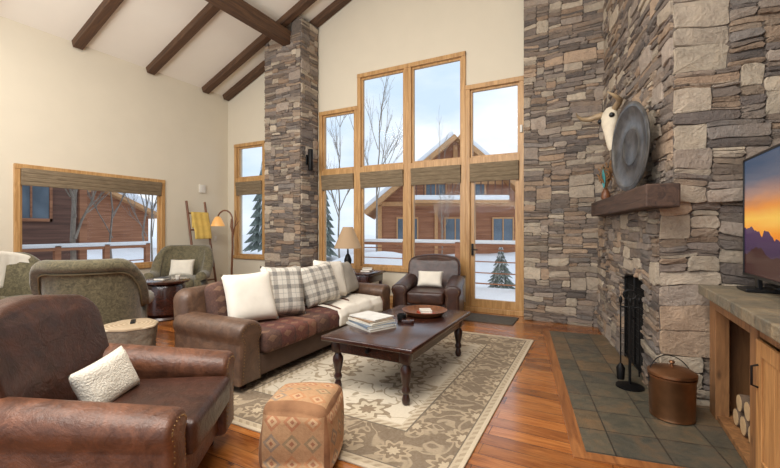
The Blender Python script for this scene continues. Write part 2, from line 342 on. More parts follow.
# ------------------------------------------------------------ camera
YAW=rad(27.73)
cam=bpy.data.cameras.new('camera'); co=bpy.data.objects.new('camera',cam); LINK(co)
co.location=(7.906,-6.568,1.4); co.rotation_euler=(rad(90),0,YAW); cam.lens=18; cam.sensor_width=36; cam.shift_y=-5/780; cam.clip_start=.05; cam.clip_end=300
S.camera=co
def W(lat,dep): # metres sideways / ahead of the viewpoint -> room coordinates
    return (7.906+.8852*lat-.4653*dep, -6.568+.4653*lat+.8852*dep)

# ------------------------------------------------------------ room shell
def cz(x): return 4.6+.417*x if x<5.6 else 4.6+.417*5.6-.417*(x-5.6)
obj('floor',bb(0,9.6,-9,0,-.12,0),M['floor'],kind='structure')
obj('wall_left',boxes([(-.2,0,-9,-3.93,0,4.7),(-.2,0,-1.62,.0,0,4.7),(-.2,0,-3.93,-1.62,0,.66),(-.2,0,-3.93,-1.62,2.38,4.7)]),M['wall'],smooth=False,kind='structure')
def prism(bm,x0,x1,z0,zt,y0=0,y1=.2):
    a=zt(x0) if callable(zt) else zt; b=zt(x1) if callable(zt) else zt
    v=[bm.verts.new(p) for p in ((x0,y0,z0),(x1,y0,z0),(x1,y0,b),(x0,y0,a),(x0,y1,z0),(x1,y1,z0),(x1,y1,b),(x0,y1,a))]
    for f in ((0,1,2,3),(5,4,7,6),(4,0,3,7),(1,5,6,2),(3,2,6,7),(4,5,1,0)): bm.faces.new([v[i] for i in f])
UX=[2.79,3.735,4.831,5.935,6.90]
HOLES=[(.27,1.22,.72,3.4),(UX[0]+.02,UX[1],.62,3.82),(UX[1],UX[2],.62,4.44),(UX[2],UX[3],.62,4.44),(UX[3],UX[4]-.03,.02,3.84)]
bm=bmesh.new(); xs=sorted({0,5.6,9.6}|{h[0] for h in HOLES}|{h[1] for h in HOLES})
for a,b in zip(xs,xs[1:]):
    h=[q for q in HOLES if q[0]<=a+1e-6 and q[1]>=b-1e-6]
    if h:
        prism(bm,a,b,0,h[0][2]) if h[0][2]>.05 else None; prism(bm,a,b,h[0][3],lambda x:cz(x)+.05)
    else: prism(bm,a,b,0,lambda x:cz(x)+.05)
obj('wall_back',bm,M['wall'],smooth=False,kind='structure')
bm=bmesh.new()
for x0,x1 in ((-.2,5.6),(5.6,9.8)):
    v=[bm.verts.new(p) for p in ((x0,-7.6,cz(x0)),(x1,-7.6,cz(x1)),(x1,.25,cz(x1)),(x0,.25,cz(x0)),(x0,-7.6,cz(x0)+.15),(x1,-7.6,cz(x1)+.15),(x1,.25,cz(x1)+.15),(x0,.25,cz(x0)+.15))]
    for f in ((0,1,2,3),(5,4,7,6),(4,0,3,7),(1,5,6,2),(3,2,6,7),(4,5,1,0)): bm.faces.new([v[i] for i in f])
obj('ceiling',bm,M['ceil'],smooth=False,kind='structure')
sl=math.atan(.417); bl=5.55/math.cos(sl)
rb=None
for i,yy in enumerate((-.10,-.66,-1.90,-3.14,-4.38,-5.62)):
    if rb is None:
        rb=obj('rafter_beam',bb(0,bl,-.075,.075,-.15,0.0,.008),M['beam'],loc=(.0,yy,4.63),rot=(0,-sl,0),smooth=False,label='dark stained timber rafter on the sloped ceiling',cat='beam',group='ceiling rafters')
    else: n=rb.copy(); n.location=(0,yy,4.63); LINK(n)
obj('purlin_beam',bb(2.31,2.50,-7.5,-.55,5.10,5.38,.012),M['beamy'],smooth=False,label='heavy dark timber purlin resting on the stone column',cat='beam')

# stone panels
PAL=[(140,128,118),(126,115,107),(154,141,129),(114,105,99),(166,153,137),(132,119,109),(178,165,147),(150,133,116),(130,122,116),(120,108,99),(164,142,121),(136,121,108),(152,130,110),(108,99,94)]
def stones(bm,lay,mat,Wd,z0,z1,seed,holes=(),quoin=False):
    r=random.Random(seed); cu,cv=.036,.0215
    nu=max(1,round(Wd/cu)); nv=max(1,round((z1-z0)/cv)); cu=Wd/nu; cv=(z1-z0)/nv
    occ=[[False]*nv for _ in range(nu)]
    for h in holes:
        for i in range(nu):
            for j in range(nv):
                u=(i+.5)*cu; z=z0+(j+.5)*cv
                if h(u,z): occ[i][j]=True
    def wp(p,q):
        a=.022*mnoise.noise(Vector((p*2.6+seed*7,q*2.6,1)))+.012*mnoise.noise(Vector((p*8,q*8,seed+3.3)))
        b=.032*mnoise.noise(Vector((p*1.8,q*2.4+seed*5,7)))+.018*mnoise.noise(Vector((p*5,q*8,seed+9.1)))
        k=min(1,p/.12,(Wd-p)/.12); k=max(0,k)
        return p+a*k,q+b
    for j in range(nv):
        i=0
        while i<nu:
            if occ[i][j]: i+=1; continue
            hh=r.choices([1,2,3,4,5,8],[16,40,26,10,5,3])[0]; ww=r.randint(3,10) if hh<3 else r.randint(5,12)
            if hh>=5: ww=r.randint(6,12)
            if quoin and i<2 and r.random()<.4: hh=r.randint(6,9); ww=r.randint(6,10)
            w=0
            while w<ww and i+w<nu and not occ[i+w][j]: w+=1
            k=w
            while i+k<nu and not occ[i+k][j] and k-w<4: k+=1
            if k-w<3: w=k
            h=1
            while h<hh and j+h<nv and all(not occ[i+q][j+h] for q in range(w)): h+=1
            for a in range(w):
                for b in range(h): occ[i+a][j+b]=True
            gp=.0012
            x0,x1,y0,y1=i*cu+gp,(i+w)*cu-gp,z0+j*cv+gp,z0+(j+h)*cv-gp
            d=r.uniform(.008,.030); cc=r.choice(PAL); f=r.uniform(.88,1.1)
            if h>=5: cc=r.choice([PAL[2],PAL[4],PAL[6],PAL[10]]); f=r.uniform(.98,1.14)
            L=c(*[min(255,q*f) for q in cc])
            W_=x1-x0; H_=y1-y0; ch=[min(r.uniform(.003,.026),W_*.3,H_*.45) for _ in range(4)]; jt=min(.009,H_*.15)
            base=[(x0+ch[0],y0),(x0+W_*.35,y0),(x0+W_*.7,y0),(x1-ch[1],y0),(x1,y0+ch[1]),(x1,y0+H_*.55),(x1,y1-ch[2]),(x1-ch[2],y1),(x0+W_*.62,y1),(x0+W_*.3,y1),(x0+ch[3],y1),(x0,y1-ch[3]),(x0,y0+H_*.45),(x0,y0+ch[0])]
            cxm,cym=(x0+x1)/2,(y0+y1)/2
            pts=[(min(max(p+r.uniform(-jt,jt),x0-.002),x1+.002),q+r.uniform(-jt,jt)*.5) for p,q in base]
            rg=[]; tx,tz=r.uniform(-.009,.009),r.uniform(-.007,.007)
            ins=min(.004,H_*.12)
            for dep,inn in ((-.03,0),(d*.8,0),(d,ins)):
                ring=[]
                for p,q in pts:
                    pp=p+inn*(1 if p<cxm else -1); qq=q+inn*(1 if q<cym else -1); pp,qq=wp(pp,qq)
                    dd=dep+((tx*(p-cxm)/W_*2+tz*(q-cym)/H_*2+r.uniform(-.004,.004)) if dep>0 else 0)
                    ring.append(bm.verts.new(mat@Vector((pp,max(dd,.004) if dep>0 else dd,qq))))
                rg.append(ring)
            fs=[]
            for A,B in zip(rg,rg[1:]):
                for q in range(14): fs.append(bm.faces.new((A[q],A[(q+1)%14],B[(q+1)%14],B[q])))
            a_,b_=wp(cxm+r.uniform(-.2,.2)*W_,cym+r.uniform(-.15,.15)*H_)
            cv_=bm.verts.new(mat@Vector((a_,d+r.uniform(-.002,.010),b_)))
            for q in range(14): fs.append(bm.faces.new((rg[2][q],rg[2][(q+1)%14],cv_)))
            for f_ in fs:
                for lp in f_.loops: lp[lay]=L
            i+=w
def pmat(o,u,n):
    u=Vector(u);n=Vector(n); return Matrix(((u.x,n.x,0,o[0]),(u.y,n.y,0,o[1]),(0,0,1,o[2]),(0,0,0,1)))
def stonewall(name,panels,core,loc=(0,0,0),rz=0,label=None,cat=None,kind='structure'):
    e=thing(name,loc,rz,label,cat,None,kind)
    obj('mortar_core',boxes(core),M['mortar'],e,smooth=False)
    bm=bmesh.new(); lay=bm.loops.layers.float_color.new('stone')
    for p in panels: stones(bm,lay,*p)
    obj('stone_facing',bm,M['stone'],e,smooth=False)
    return e
X=(1,0,0);NX=(-1,0,0);Y=(0,1,0);NY=(0,-1,0)
stonewall('stone_column',[(pmat((1.80,-.56,0),X,NY),.95,0,5.3,1),(pmat((2.75,-.56,0),Y,X),.52,0,5.6,2),(pmat((1.80,-.56,0),Y,NX),.52,0,5.3,3)],
  [(1.80,2.75,-.56,-.01,0,5.09),(2.52,2.75,-.56,-.01,5.0,5.6)],label='tall stacked ledgestone column rising to the ceiling beam',cat='column',kind=None)
stonewall('wall_stone',[(pmat((6.93,-.26,0),X,NY),1.25,0,6.2,4)],[(6.93,8.2,-.26,-.0,0,6.1)])
FO=(8.12,-.7,0); FR=rad(9.5)
K0,K1=.88,1.66
arch=lambda u,z: (K0+.45<u<K1+.45 and z<.86+.09*math.sqrt(max(0,1-((u-.45-(K0+K1)/2)/((K1-K0)/2))**2)))
wf=stonewall('wall_fireplace',[
  (pmat((-.09,.45,0),NY,NX),2.5,0,1.62,5,(arch,)),
  (pmat((-.01,.45,0),NY,NX),2.55,1.62,6.2,6),
  (pmat((-.09,-2.05,0),X,NY),.8,0,1.62,7,(),True),
  (pmat((-.01,-2.10,0),X,NY),1.4,1.62,6.2,8,(),True)],
  [(-.09,.9,-K0,.42,0,1.62),(-.09,.9,-2.05,-K1,0,1.62),(-.09,.9,-K1,-K0,.96,1.62),(.55,.9,-K1,-K0,0,.97),
   (-.01,1.25,-2.10,.42,1.62,6.1)],loc=FO,rz=FR)
obj('firebox_lining',boxes([(-.05,.5,-K0-.015,-K0,0.012,.96),(-.05,.5,-K1,-K1+.015,0.012,.96),(.53,.548,-K1,-K0,0.012,.96),(-.05,.54,-K1,-K0,.012,.02)]),M['fire'],wf,smooth=False,label='blackened brick firebox lining')
stonewall('wall_right',[(pmat((9.34,-2.4,0),NY,NX),5.2,.0,5.6,9)],[(9.34,9.6,-7.6,-.3,0,5.5)])

h=obj('hearth',bb(-.78,.9,-3.06,-.02,.0,.012),M['slate'],loc=FO,rot=(0,0,FR),smooth=False,kind='structure')
h.name='floor_hearth'
obj('trim_1',bb(-.86,-.78,-3.14,0.0,0,.011),M['border'],loc=FO,rot=(0,0,FR),smooth=False,kind='structure')
obj('trim_2',bb(-.78,.9,-3.14,-3.06,0,.011),M['border'],loc=FO,rot=(0,0,FR),smooth=False,kind='structure')
obj('baseboard_left',bb(0,.02,-7.5,-.02,0,.14,.004),M['pinex'],smooth=False,kind='structure')
obj('baseboard_back',bb(2.83,5.93,-.02,-.001,0,.14,.004),M['pinex'],smooth=False,kind='structure')

# ------------------------------------------------------------ windows
def win(name,x0,x1,z0,z1,mid=None,shade=(2.2,2.5),door=False,rz=0,loc=(0,0,0)):
    e=thing(name,loc,rz,kind='structure')
    w=.075; L=[(x0,x0+w,-.035,.10,z0,z1),(x1-w,x1,-.035,.10,z0,z1),(x0,x1,-.045,.10,z1-w,z1),(x0-.01,x1+.01,-.055,.10,z0,z0+w)]
    if mid: L.append((x0+w,x1-w,-.04,.10,mid-.055,mid+.055))
    obj('frame',boxes(L,.005),M['pine'],e,smooth=False)
    s=.035; a=x0+w; b=x1-w; segs=[(z0+w,(mid-.055) if mid else z1-w)]+([(mid+.055,z1-w)] if mid else [])
    L=[];P=[]
    for s0,s1 in segs:
        bt=.13 if (door and s0<1) else s; ss=.07 if (door and s0<1) else s
        L+=[(a,a+ss,.01,.07,s0,s1),(b-ss,b,.01,.07,s0,s1),(a,b,.012,.068,s1-s,s1),(a,b,.012,.068,s0,s0+bt)]
        P.append((a+ss-.005,b-ss+.005,.036,.042,s0+bt-.005,s1-s+.005))
    obj('sash',boxes(L,.003),M['pine'],e,smooth=False); obj('glass_pane',boxes(P),M['glass'],e,smooth=False)
    if shade:
        bm=bmesh.new(); n=4; H=(shade[1]-shade[0])/n
        for k in range(n): merge(bm,bb(a+.005,b-.005,-.05-.008*k,-.012,shade[0]+H*k*.98,shade[0]+H*(k+1)+.01,.012))
        obj('roman_shade',bm,M['shade'],e,smooth=True,label='rolled woven tan roman shade')
    return e
win('window_1',.25,1.24,.70,3.42,2.55)
win('window_2',UX[0],UX[1],.60,3.84,2.56)
win('window_3',UX[1],UX[2],.60,4.46,2.56)
win('window_4',UX[2],UX[3],.60,4.46,2.56)
d=win('door_1',UX[3],UX[4],.0,3.86,2.56,door=True)
bm=boxes([(6.04,6.07,-.05,-.0,.95,1.15)],.006); merge(bm,tube([(6.055,-.03,1.05),(6.055,-.085,1.05),(6.16,-.09,1.05)],.011)); obj('handle',bm,M['iron'],d,label='dark lever handle')
win('window_5',-3.96,-1.59,.63,2.41,None,shade=(2.08,2.34),rz=rad(90))

obj('wall_speaker',bb(0.0,.05,-.80,-.65,2.22,2.40,.008),M['offwhite'],label='small white rectangular wall speaker',cat='speaker')
obj('light_switch',bb(0.0,.012,-.40,-.32,1.12,1.24,.004),M['offwhite'],label='white light switch plate on cream wall',cat='switch')
e=thing('wall_sconce',(2.80,-.42,2.78),0,'dark bronze wall sconce mounted on the stone column','lamp')
obj('back_plate',bb(0.0,.03,-.05,.05,-.1,.1,.005),M['iron'],e); obj('lamp_shade',lathe([(.045,-.21),(.05,-.20),(.05,.20),(.045,.21)],20,.085,0),M['iron'],e)
obj('entry_mat',bb(6.0,6.85,-.75,-.22,.0,.014,.004),simple('mat_fibre',c(84,76,66),.95,var=.2,ns=30,bump=.6),label='dark rectangular woven mat at the glass door',cat='mat')
obj('motion_sensor',bb(6.84,6.88,-.07,-.036,2.95,3.07,.006),M['offwhite'],label='small white sensor on the window frame',cat='sensor')

# ------------------------------------------------------------ rug
obj('area_rug',bb(-HX,HX,-HY,HY,0,.014,.005),M['rug'],loc=(6.03,-3.02,0),smooth=False,label='cream and taupe oriental wool rug with floral border',cat='rug')
RZ=.0145
# ------------------------------------------------------------ coffee table
ct=thing('coffee_table',(6.26,-3.12,RZ),0,'dark brown wooden coffee table with turned legs','table')
obj('table_top',bb(-.43,.43,-.78,.78,.435,.475,.012,3),M['darkwood'],ct)
obj('apron',boxes([(-.36,.36,-.70,-.675,.33,.435),(-.36,.36,.675,.70,.33,.435),(-.36,-.335,-.675,.675,.33,.435),(.335,.36,-.675,.675,.33,.435)],.003),M['darkwood'],ct,smooth=False)
leg=[(.022,0),(.03,.012),(.034,.04),(.026,.07),(.022,.085),(.034,.10),(.036,.12),(.028,.135),(.026,.15),(.038,.2),(.046,.25),(.044,.28),(.03,.305),(.026,.315),(.04,.325),(.042,.335)]
for sx in (-1,1):
    for sy in (-1,1):
        bm=lathe(leg,20); merge(bm,bb(-.042,.042,-.042,.042,.33,.436,.004)); obj('leg',bm,M['darkwoodz'],ct,loc=(sx*.325,sy*.665,0))
obj('knob',lathe([(.0,0),(.012,.0),(.008,.012),(.018,.022),(.016,.032),(0,.036)],14),M['iron'],ct,loc=(0,-.70,.385),rot=(rad(90),0,0))
TZ=RZ+.476
def book(name,w,d,t,col,loc,rz,label,grp,cat='book'):
    e=thing(name,loc,rz,label,cat,grp); m=simple('cover_'+str(len(bpy.data.materials)),col,.5,var=.1,ns=10)
    obj('cover',boxes([(-w/2,w/2,-d/2,d/2,0,.0025),(-w/2,w/2,-d/2,d/2,t-.0025,t),(-w/2,-w/2+.003,-d/2,d/2,.002,t-.002)]),m,e,smooth=False)
    obj('pages',bb(-w/2+.003,w/2-.005,-d/2+.004,d/2-.004,.0026,t-.0026),M['paper'],e,smooth=False)
z=TZ
for i,(w,d_,t_,col,rr) in enumerate([(.30,.40,.022,c(180,176,168),4),(.29,.38,.02,c(110,122,136),-3),(.28,.37,.018,c(200,194,180),8),(.27,.35,.014,c(140,112,86),2),(.26,.34,.010,c(206,204,198),14)]):
    book('magazine',w,d_,t_,col,(6.04-.005*i,-3.40+.01*i,z),rad(rr+62),['large pale book at the bottom of the table stack','blue-grey book in the table stack','cream coffee-table book in the stack','tan magazine near the top of the stack','white magazine on top of the stack'][i],'books on the coffee table'); z+=t_+.001
obj('round_tray',lathe([(0,0),(.17,0),(.2,.012),(.235,.05),(.24,.055),(.232,.056),(.196,.022),(.165,.012),(0,.012)],40),M['midwood'],loc=(6.30,-2.72,TZ),label='round shallow wooden bowl tray on the coffee table',cat='tray')
book('small_book',.13,.19,.022,c(150,62,40),(6.33,-2.75,TZ+.013),rad(50),'small red-orange book lying in the round tray','books in the tray')
book('small_book',.12,.17,.02,c(205,198,186),(6.32,-2.74,TZ+.036),rad(30),'small cream book on top inside the round tray','books in the tray')
obj('candle_holder',lathe([(.0,0),(.036,0),(.045,.01),(.047,.05),(.044,.062),(.036,.062),(.036,.05),(0,.05)],24),M['iron'],loc=(6.20,-3.07,TZ),label='small dark round candle holder on the coffee table',cat='candle holder')
obj('coaster_box',bb(-.06,.06,-.045,.045,0,.03,.004),M['darkwood'],loc=(6.30,-3.14,TZ),rot=(0,0,.4),label='small dark wooden coaster box beside candle holder',cat='box')

# ------------------------------------------------------------ seating
def armprof(w,h,r,flat=1.0):
    pts=[(w/2,0),(w/2,h*.3),(w/2*.92,h-1.75*r)]
    for i in range(15):
        a=rad(-38+256*i/14); pts.append((r*math.cos(a),h-r+r*math.sin(a)*(flat if math.sin(a)>0 else 1)))
    pts+=[(-w/2*.92,h-1.75*r),(-w/2,h*.3),(-w/2,0)]; return pts
def nails(pts,inset,y,step=.026,rr=.0055):
    bm=bmesh.new(); P=[Vector(p) for p in pts]; Q=[]
    n=len(P)
    for i in range(n):
        d=(P[(i+1)%n]-P[i-1]).normalized(); nn=Vector((d.y,-d.x)); Q.append(P[i]-nn*inset)
    for a,b in zip(Q,Q[1:]):
        L=(b-a).length; k=max(1,round(L/step))
        for j in range(k):
            p=a+(b-a)*j/k; bmesh.ops.create_icosphere(bm,subdivisions=1,radius=rr,matrix=Matrix.Translation((p.x,y,p.y)))
    return bm
def foot(p,x,y,h,m=None):
    obj('foot',lathe([(.02,0),(.026,.01),(.034,h*.7),(.036,h)],12),m or M['darkwoodz'],p,loc=(x,y,0))
def backprof(w,z0,z1,rt,crown=.04):
    pts=[(-w/2,z0),(w/2,z0)]
    k=7
    for i in range(k+1):
        a=pi/2*i/k; pts.append((w/2-rt+rt*math.cos(a),z1-rt+rt*math.sin(a)))
    for i in range(1,8):
        x=(w/2-rt)*(1-2*i/8); pts.append((x,z1+crown*math.cos(x/(w-2*rt+.001)*pi)))
    for i in range(k+1):
        a=pi/2+pi/2*i/k; pts.append((-w/2+rt+rt*math.cos(a),z1-rt+rt*math.sin(a)))
    return pts
def club(loc,rz,label,W_=1.0,armm='leather_tan',bodym='leather',H=.95,aw=.22,D=.80,bw=.14):
    e=thing('leather_armchair',loc,rz,label,'armchair')
    r=aw/2+.014
    obj('base',bb(-W_/2+.06,W_/2-.06,-.40,.40,.09,.31,.02,3),M[armm],e)
    obj('seat_cushion',cushion(W_-2*aw-.02,.70,.17,.035,.02),M[bodym],e,loc=(0,-.13,.39))
    for s in (-1,1):
        ap=armprof(aw,.53,r,.68); bm=pad(ap,D,.03,.008,.0)
        for v in bm.verts:
            v.co.z+=(v.co.y/.8)*.10*(v.co.z/.54); v.co.x+=s*.02*(1-v.co.y/D)*(v.co.z/.54)
        obj('arm',bm,M[armm],e,loc=(s*(W_/2-aw/2-.01),-.45,.09))
        bn=nails(ap,.034,.0)
        for v in bn.verts: v.co.x+=s*.02*(v.co.z/.54)
        obj('nailhead_trim',bn,M['brass'],e,loc=(s*(W_/2-aw/2-.01),-.45,.09),kind='stuff',label='row of small brass nailheads')
    bm=pad(backprof(W_-bw,.16,H-.03,.15,.03),.18,.05,.03,.015,5)
    for v in bm.verts: v.co.y+=(v.co.z-.2)*.24-.10*(abs(v.co.x)/(W_/2))**2+.012*mnoise.noise(Vector((v.co.x*5,v.co.z*7,2)))
    obj('backrest',bm,M[bodym],e,loc=(0,.22,0))
    for sx in (-1,1):
        for sy in (-1,1): foot(e,sx*(W_/2-.14),sy*.33,.09)
    return e
def face(fx,fy): return math.atan2(fy,fx)+pi/2
CH=(5.64,-5.37,0); CR=rad(125)
club(CH,CR,'worn brown leather club armchair with rolled arms',1.02,H=1.04,aw=.195,D=.86,bw=.2)
def frame(loc,rz): return Matrix.Translation(loc)@Matrix.Rotation(rz,4,'Z')
def place(o,base,m):
    M4=base@m; o.location=M4.to_translation(); o.rotation_euler=M4.to_euler()
def pil(name,w,h,t,mat,base,x,y,z,tilt,yaw,roll,label,group=None,seed=0):
    o=obj(name,pillow(w,h,t,seed=seed),M[mat],label=label,cat='pillow',group=group,ang=None)
    place(o,base,Matrix.Translation((x,y,z))@Matrix.Rotation(yaw,4,'Z')@Matrix.Rotation(tilt,4,'X')@Matrix.Rotation(roll,4,'Z')); return o
B1=frame(CH,CR)
pil('throw_pillow',.36,.25,.12,'fluffy',B1,.0,.08,.585,rad(68),rad(-14),rad(8),'small fluffy cream lumbar pillow on the leather armchair')
club((5.62,-.86,0),rad(12),'dark brown leather club armchair beside the glass door',1.0,'leather','leather',.98)
B2=frame((5.62,-.86,0),rad(12))
pil('throw_pillow',.40,.26,.14,'white',B2,0,-.02,.62,rad(66),0,0,'small cream lumbar pillow on dark leather chair',seed=3)

# sofa
SL=2.72; SO=(4.82,-2.93,0); SR=rad(90)
so=thing('sofa',SO,SR,'long brown leather sofa with burgundy kilim upholstery','sofa')
obj('base',bb(-SL/2+.1,SL/2-.1,-.45,.44,.09,.29,.025,3),M['suede'],so)
cw=(SL-.52)/3
for i in range(3): obj('seat_cushion',cushion(cw-.003,.76,.17,.045,.012),M['kilim'],so,loc=(-SL/2+.26+cw*(i+.5),-.14,.375))
for s in (-1,1):
    ap=armprof(.23,.56,.132,.8)
    obj('arm',pad(ap,.90,.03,.008,0),M['leather_sofa'],so,loc=(s*(SL/2-.13),-.48,.08))
    obj('nailhead_trim',nails(ap,.034,.0),M['brass'],so,loc=(s*(SL/2-.13),-.48,.08),kind='stuff',label='row of small brass nailheads')
bm=pad(backprof(SL-.1,.12,.82,.12,.02),.2,.07,.0,.02,5)
for v in bm.verts: v.co.y+=(v.co.z-.2)*.12
obj('backrest',bm,M['leather_sofa'],so,loc=(0,.26,0))
for i in range(3):
    bm=pad(backprof(cw-.01,0,.42,.09,.015),.18,.06,.05,.0,4)
    for v in bm.verts: v.co.y+=v.co.z*.22
    obj('back_cushion',bm,M['kilim'],so,loc=(-SL/2+.26+cw*(i+.5),.10,.44))
for sx in (-1,1):
    for sy in (-1,1): foot(so,sx*(SL/2-.14),sy*.36,.09)
BS=frame(SO,SR)
def sp(name,w,h,t,mat,x,y,z,tilt,yaw,roll,label,seed=0): return pil(name,w,h,t,mat,BS,x,y,z,rad(tilt),rad(yaw),rad(roll),label,'pillows on the sofa',seed)
sp('throw_pillow',.50,.52,.2,'white',-.84,-.04,.72,68,-24,2,'large cream square pillow at the near sofa arm',1)
sp('throw_pillow',.48,.54,.19,'plaid',-.46,-.12,.74,72,-20,-3,'grey and cream plaid pillow leaning on the sofa',2)
sp('throw_pillow',.46,.46,.16,'greyfab',-.20,.05,.74,68,-6,4,'plain grey linen pillow on the sofa back',3)
sp('throw_pillow',.54,.50,.19,'plaid',.18,-.10,.73,70,-14,6,'grey plaid pillow at the middle of the sofa',4)
sp('throw_pillow',.50,.50,.18,'white',.54,-.0,.75,70,-10,-6,'cream pillow at the far half of the sofa',5)
sp('throw_pillow',.46,.46,.17,'greyfab',.92,.0,.72,66,10,0,'beige pillow beside the far sofa arm',6)
def thr(u,v):
    s=v
    if s<.62: y=.14-s; z=.472+.010*math.sin(u*14+s*6)
    else:
        a=(s-.62)/.38; y=-.48-.075*min(1,a*2.2); z=.468-.20*max(0,a-.12)+.004
    x=.02+.98*u+.05*math.sin(v*5)+.02*math.sin(u*20)*v
    return (x,y-.006*math.sin(u*22),z+.016*abs(math.sin(u*9+v*4)))
o=obj('throw_blanket',sheet(thr,40,30),M['white'],label='cream throw blanket draped over the sofa seat',cat='blanket',ang=None); place(o,BS,Matrix())

def barrel(loc,rz,label,group='olive barrel chairs'):
    e=thing('barrel_chair',loc,rz,label,'armchair',group)
    a=.40; plan=[]
    for i in range(9): plan.append((Vector((-a,-.38+.38*i/8)),Vector((-1,0))))
    for i in range(1,28):
        t_=pi-pi*i/28; plan.append((Vector((a*math.cos(t_),a*.95*math.sin(t_))),Vector((math.cos(t_),math.sin(t_)))))
    for i in range(9): plan.append((Vector((a,-.38*i/8)),Vector((1,0))))
    bm=bmesh.new(); rings=[]; pipe=[]
    n=len(plan)
    for i,(p,nn) in enumerate(plan):
        k=max(0,min(1,(p.y+.12)/.42)); k=k*k*(3-2*k); h=.62+.46*k; r=.095-.020*k
        prof=[(.04,.10),(.05,.25),(.05,.45),(.045+.02*k,h-.22),(.04+.045*k,h-.14)]
        cxx=.04+.055*k
        for q in range(9):
            an=rad(-30+235*q/8); prof.append((cxx+r*math.cos(an),h-r+r*math.sin(an)))
        prof+=[(-.06+.03*k,h-.17),(-.07,.5),(-.07,.3),(-.06,.10)]
        ring=[]
        for (o_,zz) in prof:
            tf=.012*abs(math.sin(i*pi/4.0))*k*(1 if zz>.45 else 0)
            o2=o_+(tf if o_>0 else -tf)
            ring.append(bm.verts.new((p.x+nn.x*o2,p.y+nn.y*o2,zz)))
        rings.append(ring)
        po=.052+.05*k+.012*abs(math.sin(i*pi/4.0))*k; pipe.append((p.x+nn.x*po,p.y+nn.y*po,h-.155))
    L=len(rings[0])
    for A,B in zip(rings,rings[1:]):
        for q in range(L): bm.faces.new((A[q],A[(q+1)%L],B[(q+1)%L],B[q]))
    for rg in (rings[0],rings[-1]):
        C=sum((v.co for v in rg),Vector())/L; cv=bm.verts.new(C+Vector((0,-.03,0)))
        for q in range(L): bm.faces.new((rg[q],rg[(q+1)%L],cv))
    obj('curved_back',bm,M['green'],e,ang=None)
    obj('piping',tube(pipe,.010,6),M['piping'],e,ang=None)
    obj('seat_cushion',cushion(.64,.66,.18,.06,.04),M['green'],e,loc=(0,-.10,.40))
    obj('base',bb(-.36,.36,-.38,.22,.10,.31,.03,3),M['green'],e)
    for sx in (-1,1):
        for sy in (-.32,.22): foot(e,sx*.32,sy,.10)
    return e
barrel((2.78,-4.16,0),face(-.75,.66),'olive tufted barrel armchair turned away, beside the sofa')
barrel((1.25,-4.35,0),face(.95,.3),'olive barrel armchair with a cream throw, under the window')
barrel((.95,-1.85,0),face(.62,-.78),'olive barrel armchair with cream pillow in the corner')
pil('throw_pillow',.44,.34,.15,'fluffy',frame((.95,-1.85,0),face(.62,-.78)),0,.02,.66,rad(68),0,0,'cream fluffy pillow on the olive corner chair',seed=8)
def thr2(u,v):
    s=v*1.5-.75; x=.14+(u-.5)*.34; k=math.sqrt(max(.05,1-(x/.5)**2))
    ce=.38*k+.07*k; hh=1.09-.10*(1-k)*3
    if abs(s)<.16: y=ce+.10*math.sin(s/.16*pi/2); z=hh+.02*math.cos(s/.16*pi/2)
    elif s<0: y=ce-.12-.02*(-s-.16); z=hh-(-s-.16)*.8
    else: y=ce+.115+.006*math.sin(u*24); z=hh-(s-.16)*(.8+.25*math.sin(u*3))
    return (x+.05*math.sin(v*5),y+.010*math.sin(u*20)*abs(s),z)
o=obj('throw_blanket',sheet(thr2,24,36,.008),M['fluffy'],label='cream woven throw hanging over the olive chair back',cat='blanket',ang=None); place(o,frame((1.25,-4.35,0),face(.95,.3)),Matrix())

rt=thing('round_side_table',(1.92,-2.78,0),0,'dark round wooden side table between the olive chairs','table')
obj('table_top',lathe([(0,.56),(.33,.56),(.35,.57),(.35,.595),(.33,.605),(0,.605)],40),M['darkwood'],rt)
obj('drum_body',lathe([(.24,.06),(.29,.1),(.29,.5),(.26,.56)],32),M['darkwood'],rt)
obj('base',lathe([(.28,0),(.29,.02),(.27,.05),(.22,.062)],32),M['darkwood'],rt)
book('book',.16,.22,.03,c(60,60,66),(1.88,-2.80,.606),.5,'dark book on the round side table','books on the side table')
obj('tea_cup',lathe([(0,0),(.025,0),(.03,.01),(.042,.06),(.038,.06),(.028,.012),(0,.012)],20),M['white'],loc=(2.05,-2.66,.606),label='small cream cup on the round side table',cat='cup')
SP=(4.08,-4.48)
st=thing('stump_table',(SP[0],SP[1],0),0,'tree stump side table with pale ringed top','table')
def wob(bm):
    for v in bm.verts:
        a=math.atan2(v.co.y,v.co.x); k=1+.05*math.sin(3*a+1)+.03*math.sin(7*a); v.co.x*=k; v.co.y*=k
    return bm
obj('trunk',wob(lathe([(.225,0),(.215,.06),(.205,.2),(.21,.36),(.225,.50)],48)),M['grout'],st)
obj('table_top',wob(lathe([(0,.52),(.12,.52),(.215,.52),(.228,.512),(.23,.50),(.2,.495)],48)),M['rings'],st)
obj('remote_control',bb(-.02,.02,-.07,.07,0,.016,.005),M['black'],loc=(4.05,-4.44,.521),rot=(0,0,1),label='black remote control on the stump table',cat='remote')
et=thing('end_table',(4.15,-.68,0),0,'dark wooden end table with drawer under the windows','table')
obj('table_top',bb(-.42,.42,-.3,.3,.62,.655,.008),M['darkwood'],et)
obj('apron',bb(-.38,.38,-.26,.26,.48,.62,.004),M['darkwood'],et); obj('drawer',bb(-.22,.22,-.275,-.262,.5,.6,.004),M['darkwood'],et)
for sx in (-1,1):
    for sy in (-1,1): obj('leg',bb(-.025,.025,-.025,.025,0,.48,.004),M['darkwoodz'],et,loc=(sx*.35,sy*.23,0))
obj('shelf',bb(-.37,.37,-.25,.25,.14,.165,.004),M['darkwood'],et)
tl=thing('table_lamp',(3.95,-.68,.656),0,'table lamp with tan conical shade on the end table','lamp')
